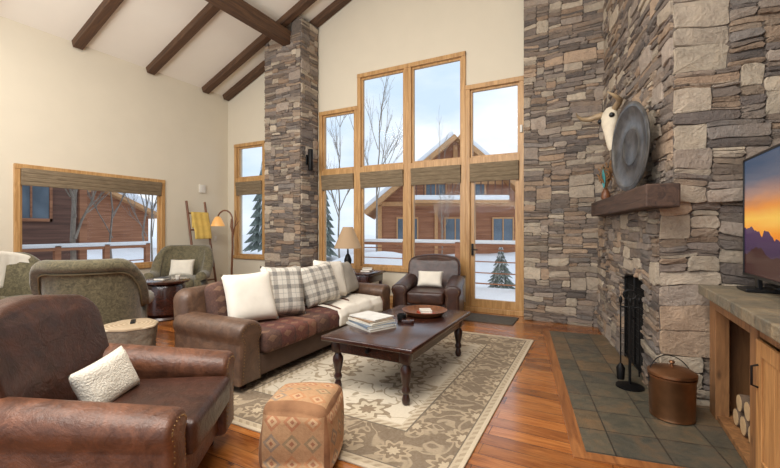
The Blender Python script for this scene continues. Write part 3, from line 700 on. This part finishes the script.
obj('lamp_base',lathe([(0,0),(.09,0),(.09,.015),(.03,.03),(.025,.06),(.06,.12),(.07,.18),(.045,.26),(.018,.3),(.012,.42),(.012,.56),(0,.56)],24),M['iron'],tl)
bm=lathe([(.25,.40),(.09,.78)],32); bmesh.ops.delete(bm,geom=[f for f in bm.faces if len(f.verts)>4],context='FACES'); bmesh.ops.solidify(bm,geom=bm.faces[:],thickness=.004)
obj('lamp_shade',bm,M['lampshade'],tl)
for i,(col,zz) in enumerate(((c(120,60,44),0),(c(196,186,166),.03))): book('book',.17,.24,.028,col,(4.36,-.68,.656+zz),.2+i*.3,['red-brown book on the end table','cream book on top on the end table'][i],'books on the end table')
LY=-1.0
ld=thing('blanket_ladder',(.16,LY,0),0,'rustic wooden blanket ladder leaning in the corner','ladder')
for s in (-1,1): obj('rail',tube([(.42,s*.24,0.012),(.02,s*.22,2.0)],.024,10),M['midwood'],ld)
for i in range(5):
    t_=(.3+.36*i)/1.95; obj('rung',tube([(.42-.4*t_,-.225,.3+.36*i),(.42-.4*t_,.225,.3+.36*i)],.017,8),M['midwood'],ld)
def bl(u,v,cx,cz_,drop,off):
    s=v*2-1; y=(u-.5)*.40+.008*math.sin(v*12); a=abs(s)
    x=cx+(.03 if s<0 else -.03)
    if a<.08: x=cx+(-s/.08)*.03; z=cz_+.024
    else: z=cz_+.02-(a-.08)*drop*(1 if s<0 else .6); x+=(.2*(a-.08)*drop*.9 if s<0 else .12*(a-.08)*drop)
    return (x+off+.006*math.sin(u*18),y,z)
obj('folded_blanket',sheet(lambda u,v:bl(u,v,.13,1.74,.62,0.01),16,40,.02),M['yellow'],loc=(.18,LY,0),label='mustard yellow wool blanket hung on the ladder',cat='blanket',ang=None,group='blankets on the ladder')
obj('folded_blanket',sheet(lambda u,v:bl(u,v,.21,1.02,.5,0.01),16,40,.02),M['greyfab'],loc=(.18,LY,0),label='grey striped blanket hung low on the ladder',cat='blanket',ang=None,group='blankets on the ladder')
fl=thing('floor_lamp',(1.0,-.72,0),rad(200),'rustic branching floor lamp with amber glass shade','lamp')
obj('base',lathe([(0,0),(.15,0),(.15,.015),(.05,.035),(.02,.05),(0,.05)],28),M['iron'],fl)
pts=[(0,0,.04),(.015,0,.5),(-.012,.01,1.0),(0,0,1.55)]+[(.17-.17*math.cos(rad(a)),0,1.60+.2*math.sin(rad(a))) for a in range(15,166,15)]
bm=tube(pts,[.024,.022,.022,.02]+[.016]*11,10)
merge(bm,tube([(0,0,1.15),(-.05,.03,1.35),(-.11,.04,1.62),(-.09,.05,1.8)],[.018,.015,.011,.005],8)); merge(bm,tube([(0,0,1.3),(.06,-.04,1.45),(.07,-.07,1.62)],[.014,.012,.006],8)); merge(bm,tube([(-.08,.035,1.45),(-.16,.0,1.58)],[.010,.005],6))
obj('branch_stand',bm,M['midwood'],fl)
obj('lamp_shade',lathe([(.03,1.67),(.06,1.65),(.10,1.58),(.14,1.48),(.145,1.46),(.13,1.47),(.05,1.61)],28,.335,0),M['amber'],fl)

bm=cushion(.40,.40,.36,.045,.04)
for v in bm.verts:
    q=1+.04*(1-(v.co.z/.18))*.5; v.co.x=v.co.x*q+.024*mnoise.noise(v.co*4.5); v.co.y=v.co.y*q+.024*mnoise.noise(v.co*4.5+Vector((5,0,0))); v.co.z+=.028*mnoise.noise(v.co*4+Vector((2,2,0))) if v.co.z>-.1 else 0
obj('pouf_ottoman',bm,M['kilim_t'],loc=(6.34,-4.71,.210),rot=(0,0,rad(22)),label='square kilim pouf in faded tan and rust diamonds',cat='ottoman',ang=None)

# ------------------------------------------------------------ fireplace things
def FP(k,d,z=0):
    return (8.12+k*.165-d*.986,-.7-k*.986-d*.165,z)
obj('mantel_beam',bb(-.26,-.03,-2.32,.02,1.565,1.745,.012),M['mantel'],loc=FO,rot=(0,0,FR),smooth=False,label='rough dark timber mantel beam over the fireplace',cat='mantel')
e=thing('metal_disc',FP(1.62,.185,1.747),0,'large round grey pewter disc leaning on the mantel','decor',rot=(0,0,FR+rad(8)))
bm=lathe([(0,.0),(.16,.0),(.18,.012),(.2,.0),(.26,.004),(.38,.02),(.40,.036),(.43,.036),(.445,.026),(.43,.012),(.26,-.01),(.0,-.012)],56)
bmesh.ops.transform(bm,matrix=T(0,0,.412)@Matrix.Rotation(rad(-90),4,'Y')@Matrix.Scale(.92,4),verts=bm.verts[:]); obj('disc_plate',bm,M['pewter'],e)
sk=thing('cattle_skull',FP(.62,.13,2.70),0,'bleached cattle skull with curved horns hung on stone','skull',rot=(rad(-12),0,FR+rad(34)))
bm=bmesh.new(); secs=[(.06,.05,.05,0),(.02,.085,.06,.02),(-.06,.11,.075,.03),(-.14,.10,.075,.03),(-.22,.07,.065,.04),(-.32,.052,.05,.045),(-.42,.045,.036,.04),(-.47,.03,.02,.035)]
rings=[]
for zz,w,t_,off in secs: rings.append([bm.verts.new((-off-t_*math.cos(2*pi*k/16)*.9,w*math.sin(2*pi*k/16),zz+.05)) for k in range(16)])
for A,B in zip(rings,rings[1:]):
    for k in range(16): bm.faces.new((A[k],A[(k+1)%16],B[(k+1)%16],B[k]))
bm.faces.new(rings[0]); bm.faces.new(rings[-1]); obj('skull_bone',bm,M['bone'],sk,rot=(0,rad(6),0),loc=(-.03,0,0))
for s in (-1,1):
    bm=bmesh.new(); bmesh.ops.create_uvsphere(bm,u_segments=12,v_segments=8,radius=.03); obj('eye_socket',bm,M['black'],sk,loc=(-.11,s*.085,-.02))
    pts=[(-.04,s*.08,.07),(-.07,s*.16,.085),(-.12,s*.23,.08),(-.19,s*.26,.09),(-.25,s*.26,.12),(-.29,s*.24,.16)]
    obj('horn',tube(pts,[.038,.036,.031,.024,.015,.004],12),M['horn'],sk)
e=thing('dried_branches',FP(.36,.16,1.747),0,'dried twigs and teal feathers in a small vase on mantel','decor')
obj('vase',lathe([(0,0),(.04,0),(.055,.05),(.04,.11),(.025,.14),(.03,.15),(.022,.15),(.02,.13),(0,.12)],20),M['midwood'],e)
bm=bmesh.new()
for i in range(26):
    a=R.uniform(0,2*pi); s=R.uniform(.03,.12); h_=R.uniform(.2,.42); merge(bm,tube([(0,0,.12),(s*.4*math.cos(a),s*.4*math.sin(a),.12+h_*.5),(s*math.cos(a),s*math.sin(a),.1+h_)],[.005,.004,.002],5))
    for q in range(4):
        f_=.5+.12*q; l=lathe([(0,-.03),(.008,-.01),(.009,.01),(0,.03)],5); merge(bm,l,T(s*f_*math.cos(a),s*f_*math.sin(a),.12+h_*f_,R.uniform(0,6),R.uniform(-1,1)))
obj('twigs',bm,simple('dry_twig',c(126,92,58),.9),e)
bm=bmesh.new()
for i in range(3): merge(bm,sheet(lambda u,v:((u-.5)*.045*math.sin(pi*min(1,v+.1)),.02*v*v+.02*i,.16+.26*v),4,8,.002),T(0,0,0,i*1.3))
obj('feathers',bm,simple('teal',c(60,130,130),.7),e)
e=thing('fire_screen',FO,FR,'black wrought iron fire screen doors over the firebox','screen')
KM=(K0+K1)/2; HW=(K1-K0)/2-.012; SX=-.07
L=[(SX-.01,SX+.01,-KM-HW,-KM-HW+.022,.014,.86),(SX-.01,SX+.01,-KM+HW-.022,-KM+HW,.014,.86),(SX-.01,SX+.01,-KM-.012,-KM+.012,.03,.93),(SX-.01,SX+.01,-KM-HW,-KM+HW,.03,.05)]
obj('frame',boxes(L,.003),M['iron'],e)
bm=tube([(SX,-KM+HW*math.cos(rad(a)),.855+.08*math.sin(rad(a))) for a in range(0,181,12)],.013)
for i in range(1,15):
    yy=-KM-HW+i*2*HW/15
    merge(bm,tube([(SX,yy,.04),(SX,yy,.855+.075*math.sqrt(max(0,1-((yy+KM)/HW)**2)))],.0016,4))
for i in range(1,14): merge(bm,tube([(SX,-KM-HW,.04+i*.06),(SX,-KM+HW,.04+i*.06)],.0016,4))
obj('mesh_grille',bm,M['iron'],e)
for s in (-1,1): obj('handle',tube([(SX-.01,-KM+s*.04,.5),(SX-.04,-KM+s*.04,.52),(SX-.04,-KM+s*.04,.6),(SX-.01,-KM+s*.04,.62)],.006),M['iron'],e)
e=thing('fireplace_tools',FP(1.84,.25,.013),0,'black iron fireplace tool set on a stand','tool set')
obj('stand_base',lathe([(0,0),(.11,0),(.11,.012),(.03,.03),(0,.03)],24),M['iron'],e)
bm=tube([(0,0,.02),(0,0,.78)],.011); merge(bm,tube([(.0+.05*math.cos(rad(a)),0,.81+.04*math.sin(rad(a))) for a in range(0,361,30)],.008)); merge(bm,tube([(-.07,0,.7),(.07,0,.7)],.008)); merge(bm,tube([(0,-.07,.7),(0,.07,.7)],.008)); obj('stand_pole',bm,M['iron'],e)
for i,nm in enumerate(('poker','shovel','brush','tongs')):
    a=i*pi/2; x,y=.07*math.cos(a),.07*math.sin(a); bm=tube([(x,y,.1),(x,y,.74)],.006); merge(bm,lathe([(0,.72),(.012,.74),(.013,.78),(0,.8)],10,x,y))
    if nm=='shovel': merge(bm,bb(x-.005,x+.005,y-.05,y+.05,.05,.2,.004))
    if nm=='brush': merge(bm,lathe([(0,.05),(.03,.06),(.035,.16),(.012,.2),(0,.2)],12,x,y))
    obj(nm,bm,M['iron'],e)
e=thing('fire_grate',FP(KM,-.22,.022),FR,'iron grate inside the firebox','grate')
bm=bmesh.new()
for i in range(6): merge(bm,bb(-.14,.14,-.3+.115*i,-.285+.115*i,.08,.1))
merge(bm,bb(-.11,-.095,-.3,.3,.0,.085)); merge(bm,bb(.095,.11,-.3,.3,0,.085))
obj('bars',bm,M['iron'],e,smooth=False)
lm=simple('log_bark',c(96,78,62),.95,var=.3,ns=14,bump=.8,bs=24,bd=.02); le=simple('log_end',c(190,160,120),.8,var=.12,ns=30)
def log(loc,rot,r,L_,label,grp):
    e=thing('firewood_log',loc,0,label,'firewood',grp,rot=rot)
    obj('bark',lathe([(r*.93,-L_/2+.001),(r,-L_/2+.01),(r*.97,0),(r,L_/2-.01),(r*.93,L_/2-.001)],14),lm,e)
    obj('cut_end',lathe([(0,-L_/2-.002),(r*.9,-L_/2-.002),(r*.9,-L_/2+.001)],14),le,e); obj('cut_end',lathe([(r*.9,L_/2-.001),(r*.9,L_/2+.002),(0,L_/2+.002)],14),le,e)
for i,(dx,dz) in enumerate(((.055,.0),(-.055,.0),(0,.095))):
    p=FP(KM,-.22+dx,.175+dz); log(p,(rad(90),0,FR),.05,.5,'split log resting on the fireplace grate','logs in the fireplace')
e=thing('copper_bucket',(8.41,-3.04,.013),rad(20),'lidded aged copper ash bucket with wire handle on slate','bucket')
obj('bucket_body',lathe([(0,0),(.135,0),(.142,.008),(.138,.02),(.143,.05),(.146,.28),(.152,.29),(.152,.305),(.144,.31),(0,.31)],40),M['copper'],e)
obj('lid',lathe([(.15,.312),(.156,.318),(.154,.335),(.12,.355),(.05,.372),(.0,.376)],40),M['copper'],e)
obj('knob',lathe([(0,.374),(.012,.376),(.01,.39),(.02,.4),(.016,.412),(0,.415)],14),M['copper'],e)
obj('handle',tube([(.156*math.cos(rad(a)),.06*math.sin(rad(a)),.25+.185*math.sin(rad(a))) for a in range(0,181,12)],.004,6),M['iron'],e)
# ------------------------------------------------------------ media cabinet
mc=thing('media_cabinet',(0,0,0),0,'knotty alder built-in cabinet beside the fireplace','cabinet')
HC=.90
obj('body',boxes([(8.68,8.76,-2.96,-2.80,.013,HC),(8.68,9.28,-2.83,-2.80,.013,HC),(8.68,8.76,-3.78,-3.67,.013,HC),(8.76,9.28,-3.74,-3.71,.06,HC),(9.25,9.28,-5.4,-2.83,.013,HC),
  (8.68,8.76,-3.67,-2.96,.81,HC),(8.68,9.28,-5.4,-5.37,.013,HC),(8.69,8.76,-5.37,-3.78,.013,.10),(8.69,8.76,-5.37,-3.78,.82,HC),(8.69,9.25,-3.7,-2.83,.013,.05),(8.69,8.75,-4.60,-4.54,.1,.82)],.003),M['knottyd'],mc,smooth=False)
for y0,y1 in ((-4.54,-3.79),(-5.36,-4.61)):
    d_=thing('door',(0,0,0)); d_.parent=mc
    obj('door_frame',boxes([(8.672,8.69,y0,y0+.08,.11,.81),(8.672,8.69,y1-.08,y1,.11,.81),(8.672,8.69,y0+.08,y1-.08,.11,.19),(8.672,8.69,y0+.08,y1-.08,.73,.81)],.003),M['knotty'],d_,smooth=False)
    bm=bmesh.new()
    nb=4; ww=(y1-y0-.16)/nb
    for i in range(nb): merge(bm,bb(8.68,8.689,y0+.08+ww*i+.002,y0+.08+ww*(i+1)-.002,.19,.73,.002))
    obj('door_panel',bm,M['knotty'],d_,smooth=False)
    obj('handle',tube([(8.672,y1-.04,.56),(8.645,y1-.04,.57),(8.645,y1-.04,.67),(8.672,y1-.04,.68)],.006),M['iron'],d_)
g=G('slate_counter',.5); v=g.co(); br=g.n('ShaderNodeTexBrick'); x,y,z=g.xyz(v); g.put(br.inputs['Vector'],g.comb(y,x,z)); br.offset=0
for k,val in (('Scale',1.0),('Mortar Size',.008),('Brick Width',.2),('Row Height',.34)): br.inputs[k].default_value=val
br.inputs['Color1'].default_value=c(142,128,104); br.inputs['Color2'].default_value=c(88,86,76); br.inputs['Mortar'].default_value=c(96,82,66)
f=g.noise(v,6,6,.65,.7); g.bump(g.noise(v,18,4),.7,.02); cm=g.base(g.mix(.45,br.outputs['Color'],g.ramp(f,[(.3,c(78,80,74)),(.7,c(160,138,106))])))
obj('stone_countertop',bb(8.61,9.29,-5.45,-2.79,HC+.002,.975,.008),cm,smooth=False,label='grey slate tiled countertop on the alder cabinet',cat='countertop')
for i,(yy,zz,rr) in enumerate(((-3.1,.112,.06),(-3.25,.117,.065),(-3.41,.122,.07),(-3.17,.235,.06),(-3.33,.245,.065),(-3.50,.24,.055))):
    log((8.97,yy,zz),(0,rad(90),0),rr*.98,.42,'split firewood log stacked in the cabinet niche','firewood in the cabinet')
TVZ=.977
tv=thing('television',(8.86,-3.60,TVZ),0,'flat screen television showing an orange mountain sunset','television')
o_=-.035
obj('bezel',boxes([(0,.045,-.75,.75,.125+o_,.145+o_),(0,.045,-.75,.75,.945+o_,.96+o_),(0,.045,-.75,-.737,.145+o_,.945+o_),(0,.045,.737,.75,.145+o_,.945+o_),(.02,.05,-.74,.74,.14+o_,.95+o_)],.002),M['black'],tv,smooth=False)
obj('screen',bb(.008,.02,-.737,.737,-.4,.4),M['tvpic'],tv,loc=(0,0,.545+o_),smooth=False)
for s in (-1,1): obj('stand_foot',bb(-.06,.12,-.1,.1,0,.02,.004),M['black'],tv,loc=(0,s*.55,0),smooth=False); obj('stand_leg',bb(.02,.045,-.03,.03,.018,.10,.003),M['black'],tv,loc=(0,s*.55,0),smooth=False)
obj('media_box',bb(-.07,.07,-.11,.11,0,.035,.006),M['black'],loc=(9.04,-2.98,.976),label='small black media box on the slate countertop',cat='electronics')

# ------------------------------------------------------------ exterior
def bump_(x,y,cx,cy,r,h):
    d=((x-cx)**2+(y-cy)**2)/(r*r); return h*math.exp(-d*1.6)
BW=[(W(-.55,12.2),2.0,2.2),(W(-1.9,13.0),1.6,1.3),(W(1.3,12.0),1.4,.9)]
def gz(x,y): 
    d=min(1,max(0,(y-3.2)/4)) if x>-1 else min(1,max(0,(-x-.6)/4))
    return -.3+d*(.35+.55*mnoise.noise(Vector((x*.22,y*.22,3)))+.12*mnoise.noise(Vector((x*.8,y*.8,1)))+sum(bump_(x,y,p[0],p[1],r,h) for p,r,h in BW))
def terrain(name,x0,x1,y0,y1,nx,ny,label):
    bm=bmesh.new(); A=[[bm.verts.new((x0+(x1-x0)*i/nx,y0+(y1-y0)*j/ny,gz(x0+(x1-x0)*i/nx,y0+(y1-y0)*j/ny))) for j in range(ny+1)] for i in range(nx+1)]
    for i in range(nx):
        for j in range(ny): bm.faces.new((A[i][j],A[i+1][j],A[i+1][j+1],A[i][j+1]))
    obj(name,bm,M['snow'],ang=None,label=label,cat='snow',kind='stuff')
terrain('ground_snow',-50,40,.25,60,220,150,'snow covered ground outside the windows')
terrain('side_snow',-60,-.25,-50,.25,80,60,'snow covered ground beside the house')
obj('deck_platform',bb(1.5,9.5,.22,3.0,-.3,-.03),M['snow'],smooth=False,label='snow covered deck outside the glass door',cat='deck')
e=thing('deck_railing',(0,2.8,-.03),0,'timber deck railing capped with snow','railing')
for i in range(6): obj('post',bb(-.07,.07,-.07,.07,0,1.12,.01),M['siding'],e,loc=(2.0+1.45*i,0,0))
obj('top_rail',bb(1.9,9.4,-.06,.06,1.0,1.07),M['siding'],e); obj('snow_cap',bb(1.9,9.4,-.07,.07,1.07,1.16,.03),M['snow'],e)
bm=boxes([(1.9,9.4,-.012,.012,.1,.13),(1.9,9.4,-.012,.012,.9,.93),(1.9,9.4,-.012,.012,.36,.385),(1.9,9.4,-.012,.012,.63,.655)])
obj('cross_rails',bm,M['siding'],e,smooth=False)
def house(name,lat,dep,hw,eave,peak,L_,sid,label,rz=YAW,wins=(),z0=-.3,sn=(.26,.36)):
    x,y=W(lat,dep); e=thing(name,(x,y,z0),rz,label,'house')
    E=eave-z0;Pk=peak-z0
    bm=bmesh.new(); v=[bm.verts.new(p) for p in ((-hw,0,0),(hw,0,0),(hw,0,E),(0,0,Pk),(-hw,0,E),(-hw,L_,0),(hw,L_,0),(hw,L_,E),(0,L_,Pk),(-hw,L_,E))]
    for f in ((0,1,2,3,4),(5,6,7,8,9),(0,1,6,5),(1,2,7,6),(0,4,9,5),(2,3,8,7),(3,4,9,8)): bm.faces.new([v[i] for i in f])
    obj('cabin_wall',bm,M[sid],e,smooth=False)
    an=math.atan2(Pk-E,hw); sl_=math.hypot(hw,Pk-E)+.6
    for nm,mt,t0,t1,ov in (('roof',M['trimout'],.0,sn[0],.7),('roof_snow',M['snow'],sn[0],sn[1],.66)):
        bm=bmesh.new()
        for s in (-1,1): merge(bm,bb(-.02,sl_,-ov,L_+.3,t0,t1,.03),Matrix.Translation((0,0,Pk))@Matrix.Diagonal((s,1,1,1))@Matrix.Rotation(an,4,'Y'))
        obj(nm,bm,mt,e,smooth=False)
    if wins:
        ga=Pk-E
        obj('gable_band',boxes([(-hw*.62,hw*.62,-.1,0,E+.38*ga-.1,E+.38*ga+.1),(-.1,.1,-.12,0,E+.4*ga,Pk-.2),(-hw-.05,hw+.05,-.1,0,2.75,2.95),(-hw,-hw+.22,-.1,0,0,E+.1),(hw-.22,hw,-.1,0,0,E+.1),(-.95,-.8,-.1,0,0,2.8),(.8,.95,-.1,0,0,2.8)]),M['trimout'],e,smooth=False)
        b=thing('balcony',(0,0,2.95)); b.parent=e
        obj('balcony_deck',bb(-hw*.6,hw*.6,-1.2,-.1,-.12,0),M['trimout'],b,smooth=False); obj('balcony_snow',bb(-hw*.6,hw*.6,-1.2,-.1,0,.22,.05),M['snow'],b,smooth=False)
        obj('balcony_rail',boxes([(-hw*.6,hw*.6,-1.2,-1.12,.85,.93)]+[(-hw*.6+i*hw*1.2/14-.02,-hw*.6+i*hw*1.2/14+.02,-1.18,-1.14,0,.86) for i in range(15)]),M['siding_d'],b,smooth=False)
    for (wx,wz) in wins:
        w_=thing('window',(wx,-.03,wz)); w_.parent=e
        obj('window_frame',boxes([(-.5,.5,-.05,.0,-.65,-.57),(-.5,.5,-.05,.0,.57,.65),(-.5,-.44,-.05,0,-.57,.57),(.44,.5,-.05,0,-.57,.57),(-.025,.025,-.05,0,-.57,.57)]),M['trimout'],w_,smooth=False)
        obj('window_pane',bb(-.45,.45,-.02,.0,-.6,.6),M['outglass'],w_,smooth=False)
    return e
house('neighbour_cabin',3.0,18.0,3.6,2.4,5.45,8,'siding','brown timber lodge with snowy gable roof and balcony',wins=((-.9,3.75),(.9,3.75),(-2.2,1.6),(0,1.6),(2.2,1.6)),sn=(.22,.40))
house('neighbour_cabin',-16.2,21.5,2.6,2.3,3.6,6,'siding','brown timber cabin under snow beyond the side window',rz=YAW+.9,sn=(.2,.6))
e=thing('neighbour_house',(-5.2,-4.9,-.3),0,'dark brown timber house beyond the side window','house')
obj('house_wall',bb(-5,0,-6,4.15,0,6),M['siding_d'],e,smooth=False)
w_=thing('window',(.0,3.0,2.5)); w_.parent=e
obj('window_frame',boxes([(0,.05,-.45,-.39,-.6,.6),(0,.05,.39,.45,-.6,.6),(0,.05,-.45,.45,.52,.6),(0,.05,-.45,.45,-.6,-.52),(0,.05,-.02,.02,-.5,.5)]),M['siding'],w_,smooth=False); obj('window_pane',bb(0,.02,-.4,.4,-.55,.55),M['outglass'],w_,smooth=False)
obj('corner_post',bb(-.1,.08,4.07,4.25,0,6),M['siding'],e,smooth=False)
e=thing('side_railing',(-3.4,0,-.1),0,'snow capped timber railing outside the side window','railing')
obj('top_rail',bb(-.05,.05,-3.2,.1,.98,1.05),M['siding'],e); obj('snow_cap',bb(-.06,.06,-3.2,.1,1.05,1.15,.03),M['snow'],e)
for i in range(4): obj('post',bb(-.06,.06,-.06,.06,-.3,1.1),M['siding'],e,loc=(0,-3.1+1.05*i,0))
obj('cross_rails',boxes([(-.012,.012,-3.2,.1,.3,.33),(-.012,.012,-3.2,.1,.62,.65)]),M['siding'],e,smooth=False)
def conifer(lat,dep,H,r,label='snow dusted conifer tree outside'):
    x,y=W(lat,dep); e=thing('conifer_tree',(x,y,gz(x,y)-.08),R.uniform(0,6),label,'tree','conifers outside')
    obj('trunk',lathe([(r*.08,0),(r*.05,H*.6),(0,H*.95)],8),M['bark'],e)
    bm=bmesh.new(); bs=bmesh.new(); n=11
    for i in range(n):
        z0=H*(.08+.86*i/n); rr=r*(1-i/n)*1.0+.05; m=26; hh=H*.17
        ap=bm.verts.new((0,0,z0+hh)); ring=[]
        for k in range(m):
            q=rr*(1 if k%2 else .6)*R.uniform(.8,1.1); ring.append(bm.verts.new((q*math.cos(2*pi*k/m),q*math.sin(2*pi*k/m),z0-(.14*rr if k%2 else 0))))
        for k in range(m): bm.faces.new((ring[k],ring[(k+1)%m],ap))
        ap=bs.verts.new((0,0,z0+hh+.03)); ring=[]
        for k in range(m):
            q=rr*(.95 if k%2 else .5)*R.uniform(.6,1.0); f_=q/rr; ring.append(bs.verts.new((q*math.cos(2*pi*k/m),q*math.sin(2*pi*k/m),z0+hh*(1-f_)+.05-.12*rr*f_)))
        for k in range(m): bs.faces.new((ring[k],ring[(k+1)%m],ap))
    obj('foliage',bm,M['fir'],e,smooth=False); obj('snow_load',bs,M['snow'],e,smooth=False)
conifer(-3.2,18.5,4.2,.8); conifer(-6.8,21,5.5,1.1); conifer(2.9,10.2,1.25,.42,'small young fir tree in the snow by the deck'); conifer(-24,32,8,1.7)
def baretree(lat,dep,H,label='bare leafless winter tree outside',th=.009,lv=3):
    x,y=W(lat,dep); bm=bmesh.new()
    def br_(p,d,L_,r,dep_):
        q=p+d*L_; mid=p+d*L_*.5+Vector((R.uniform(-1,1),R.uniform(-1,1),0))*L_*.05
        merge(bm,tube([p,mid,q],[r,r*.85,r*.65],5))
        if dep_==0: return
        for i in range(3):
            a=R.uniform(0,2*pi); t_=R.uniform(.3,.65); nd=(d+Vector((math.cos(a),math.sin(a),R.uniform(.1,.5)))*t_).normalized(); br_(p+d*L_*R.uniform(.45,1),nd,L_*R.uniform(.4,.6),r*.5,dep_-1)
        br_(q,(d+Vector((R.uniform(-.12,.12),R.uniform(-.12,.12),.15))).normalized(),L_*.7,r*.65,dep_-1)
    br_(Vector((0,0,0)),Vector((0,0,1)),H*.36,H*th,lv)
    obj('bare_tree',bm,M['bark'],loc=(x,y,gz(x,y)-.05),label=label,cat='tree',group='bare trees outside')
baretree(-.5,14.6,8.5,lv=4,th=.005); baretree(-2.2,17,8,lv=4,th=.006); baretree(1.9,14.4,6,th=.004,lv=4); baretree(-7.75,9.6,7,'pale aspen trunk outside the side window',.010); baretree(-9.6,13.5,6,lv=4,th=.007); baretree(-10.6,17,7,lv=4,th=.007); baretree(-8.9,14.6,6.5,lv=4,th=.006)

# ------------------------------------------------------------ light & world
w=bpy.data.worlds.new('World'); S.world=w; w.use_nodes=True; t=w.node_tree; bg=t.nodes['Background']
tc=t.nodes.new('ShaderNodeTexCoord'); mp=t.nodes.new('ShaderNodeMapping'); mp.inputs['Scale'].default_value=(1,1,2.5); nz=t.nodes.new('ShaderNodeTexNoise'); nz.inputs['Scale'].default_value=2.2; nz.inputs['Detail'].default_value=6
rp=t.nodes.new('ShaderNodeValToRGB'); rp.color_ramp.elements[0].position=.38; rp.color_ramp.elements[0].color=c(184,203,222); rp.color_ramp.elements[1].position=.62; rp.color_ramp.elements[1].color=(.79,.81,.84,1)
t.links.new(tc.outputs['Generated'],mp.inputs[0]); t.links.new(mp.outputs[0],nz.inputs['Vector']); t.links.new(nz.outputs[0],rp.inputs[0]); t.links.new(rp.outputs[0],bg.inputs[0]); bg.inputs[1].default_value=1.22
def area(name,loc,rot,sx,sy,en,col):
    l=bpy.data.lights.new(name,'AREA'); l.shape='RECTANGLE'; l.size=sx; l.size_y=sy; l.energy=en; l.color=col
    o=bpy.data.objects.new(name,l); LINK(o); o.location=loc; o.rotation_euler=rot
area('overhead_fill',(6.5,-6.2,4.6),(rad(25),0,YAW),3,2,235,(1,.95,.885))  # added fill brightening the room from above, stands for no fixture
area('overhead_fill',(2.6,-5.9,4.5),(rad(15),0,0),2.5,2,105,(1,.95,.885))  # second added overhead fill, for the left half of the room
area('upward_fill',(4.2,-6.9,2.4),(rad(145),0,0),3,1.5,190,(1,.96,.91))  # added fill aimed up and forward to lift the ceiling, no lamp there
S.view_settings.view_transform='Standard'; S.view_settings.exposure=0.24
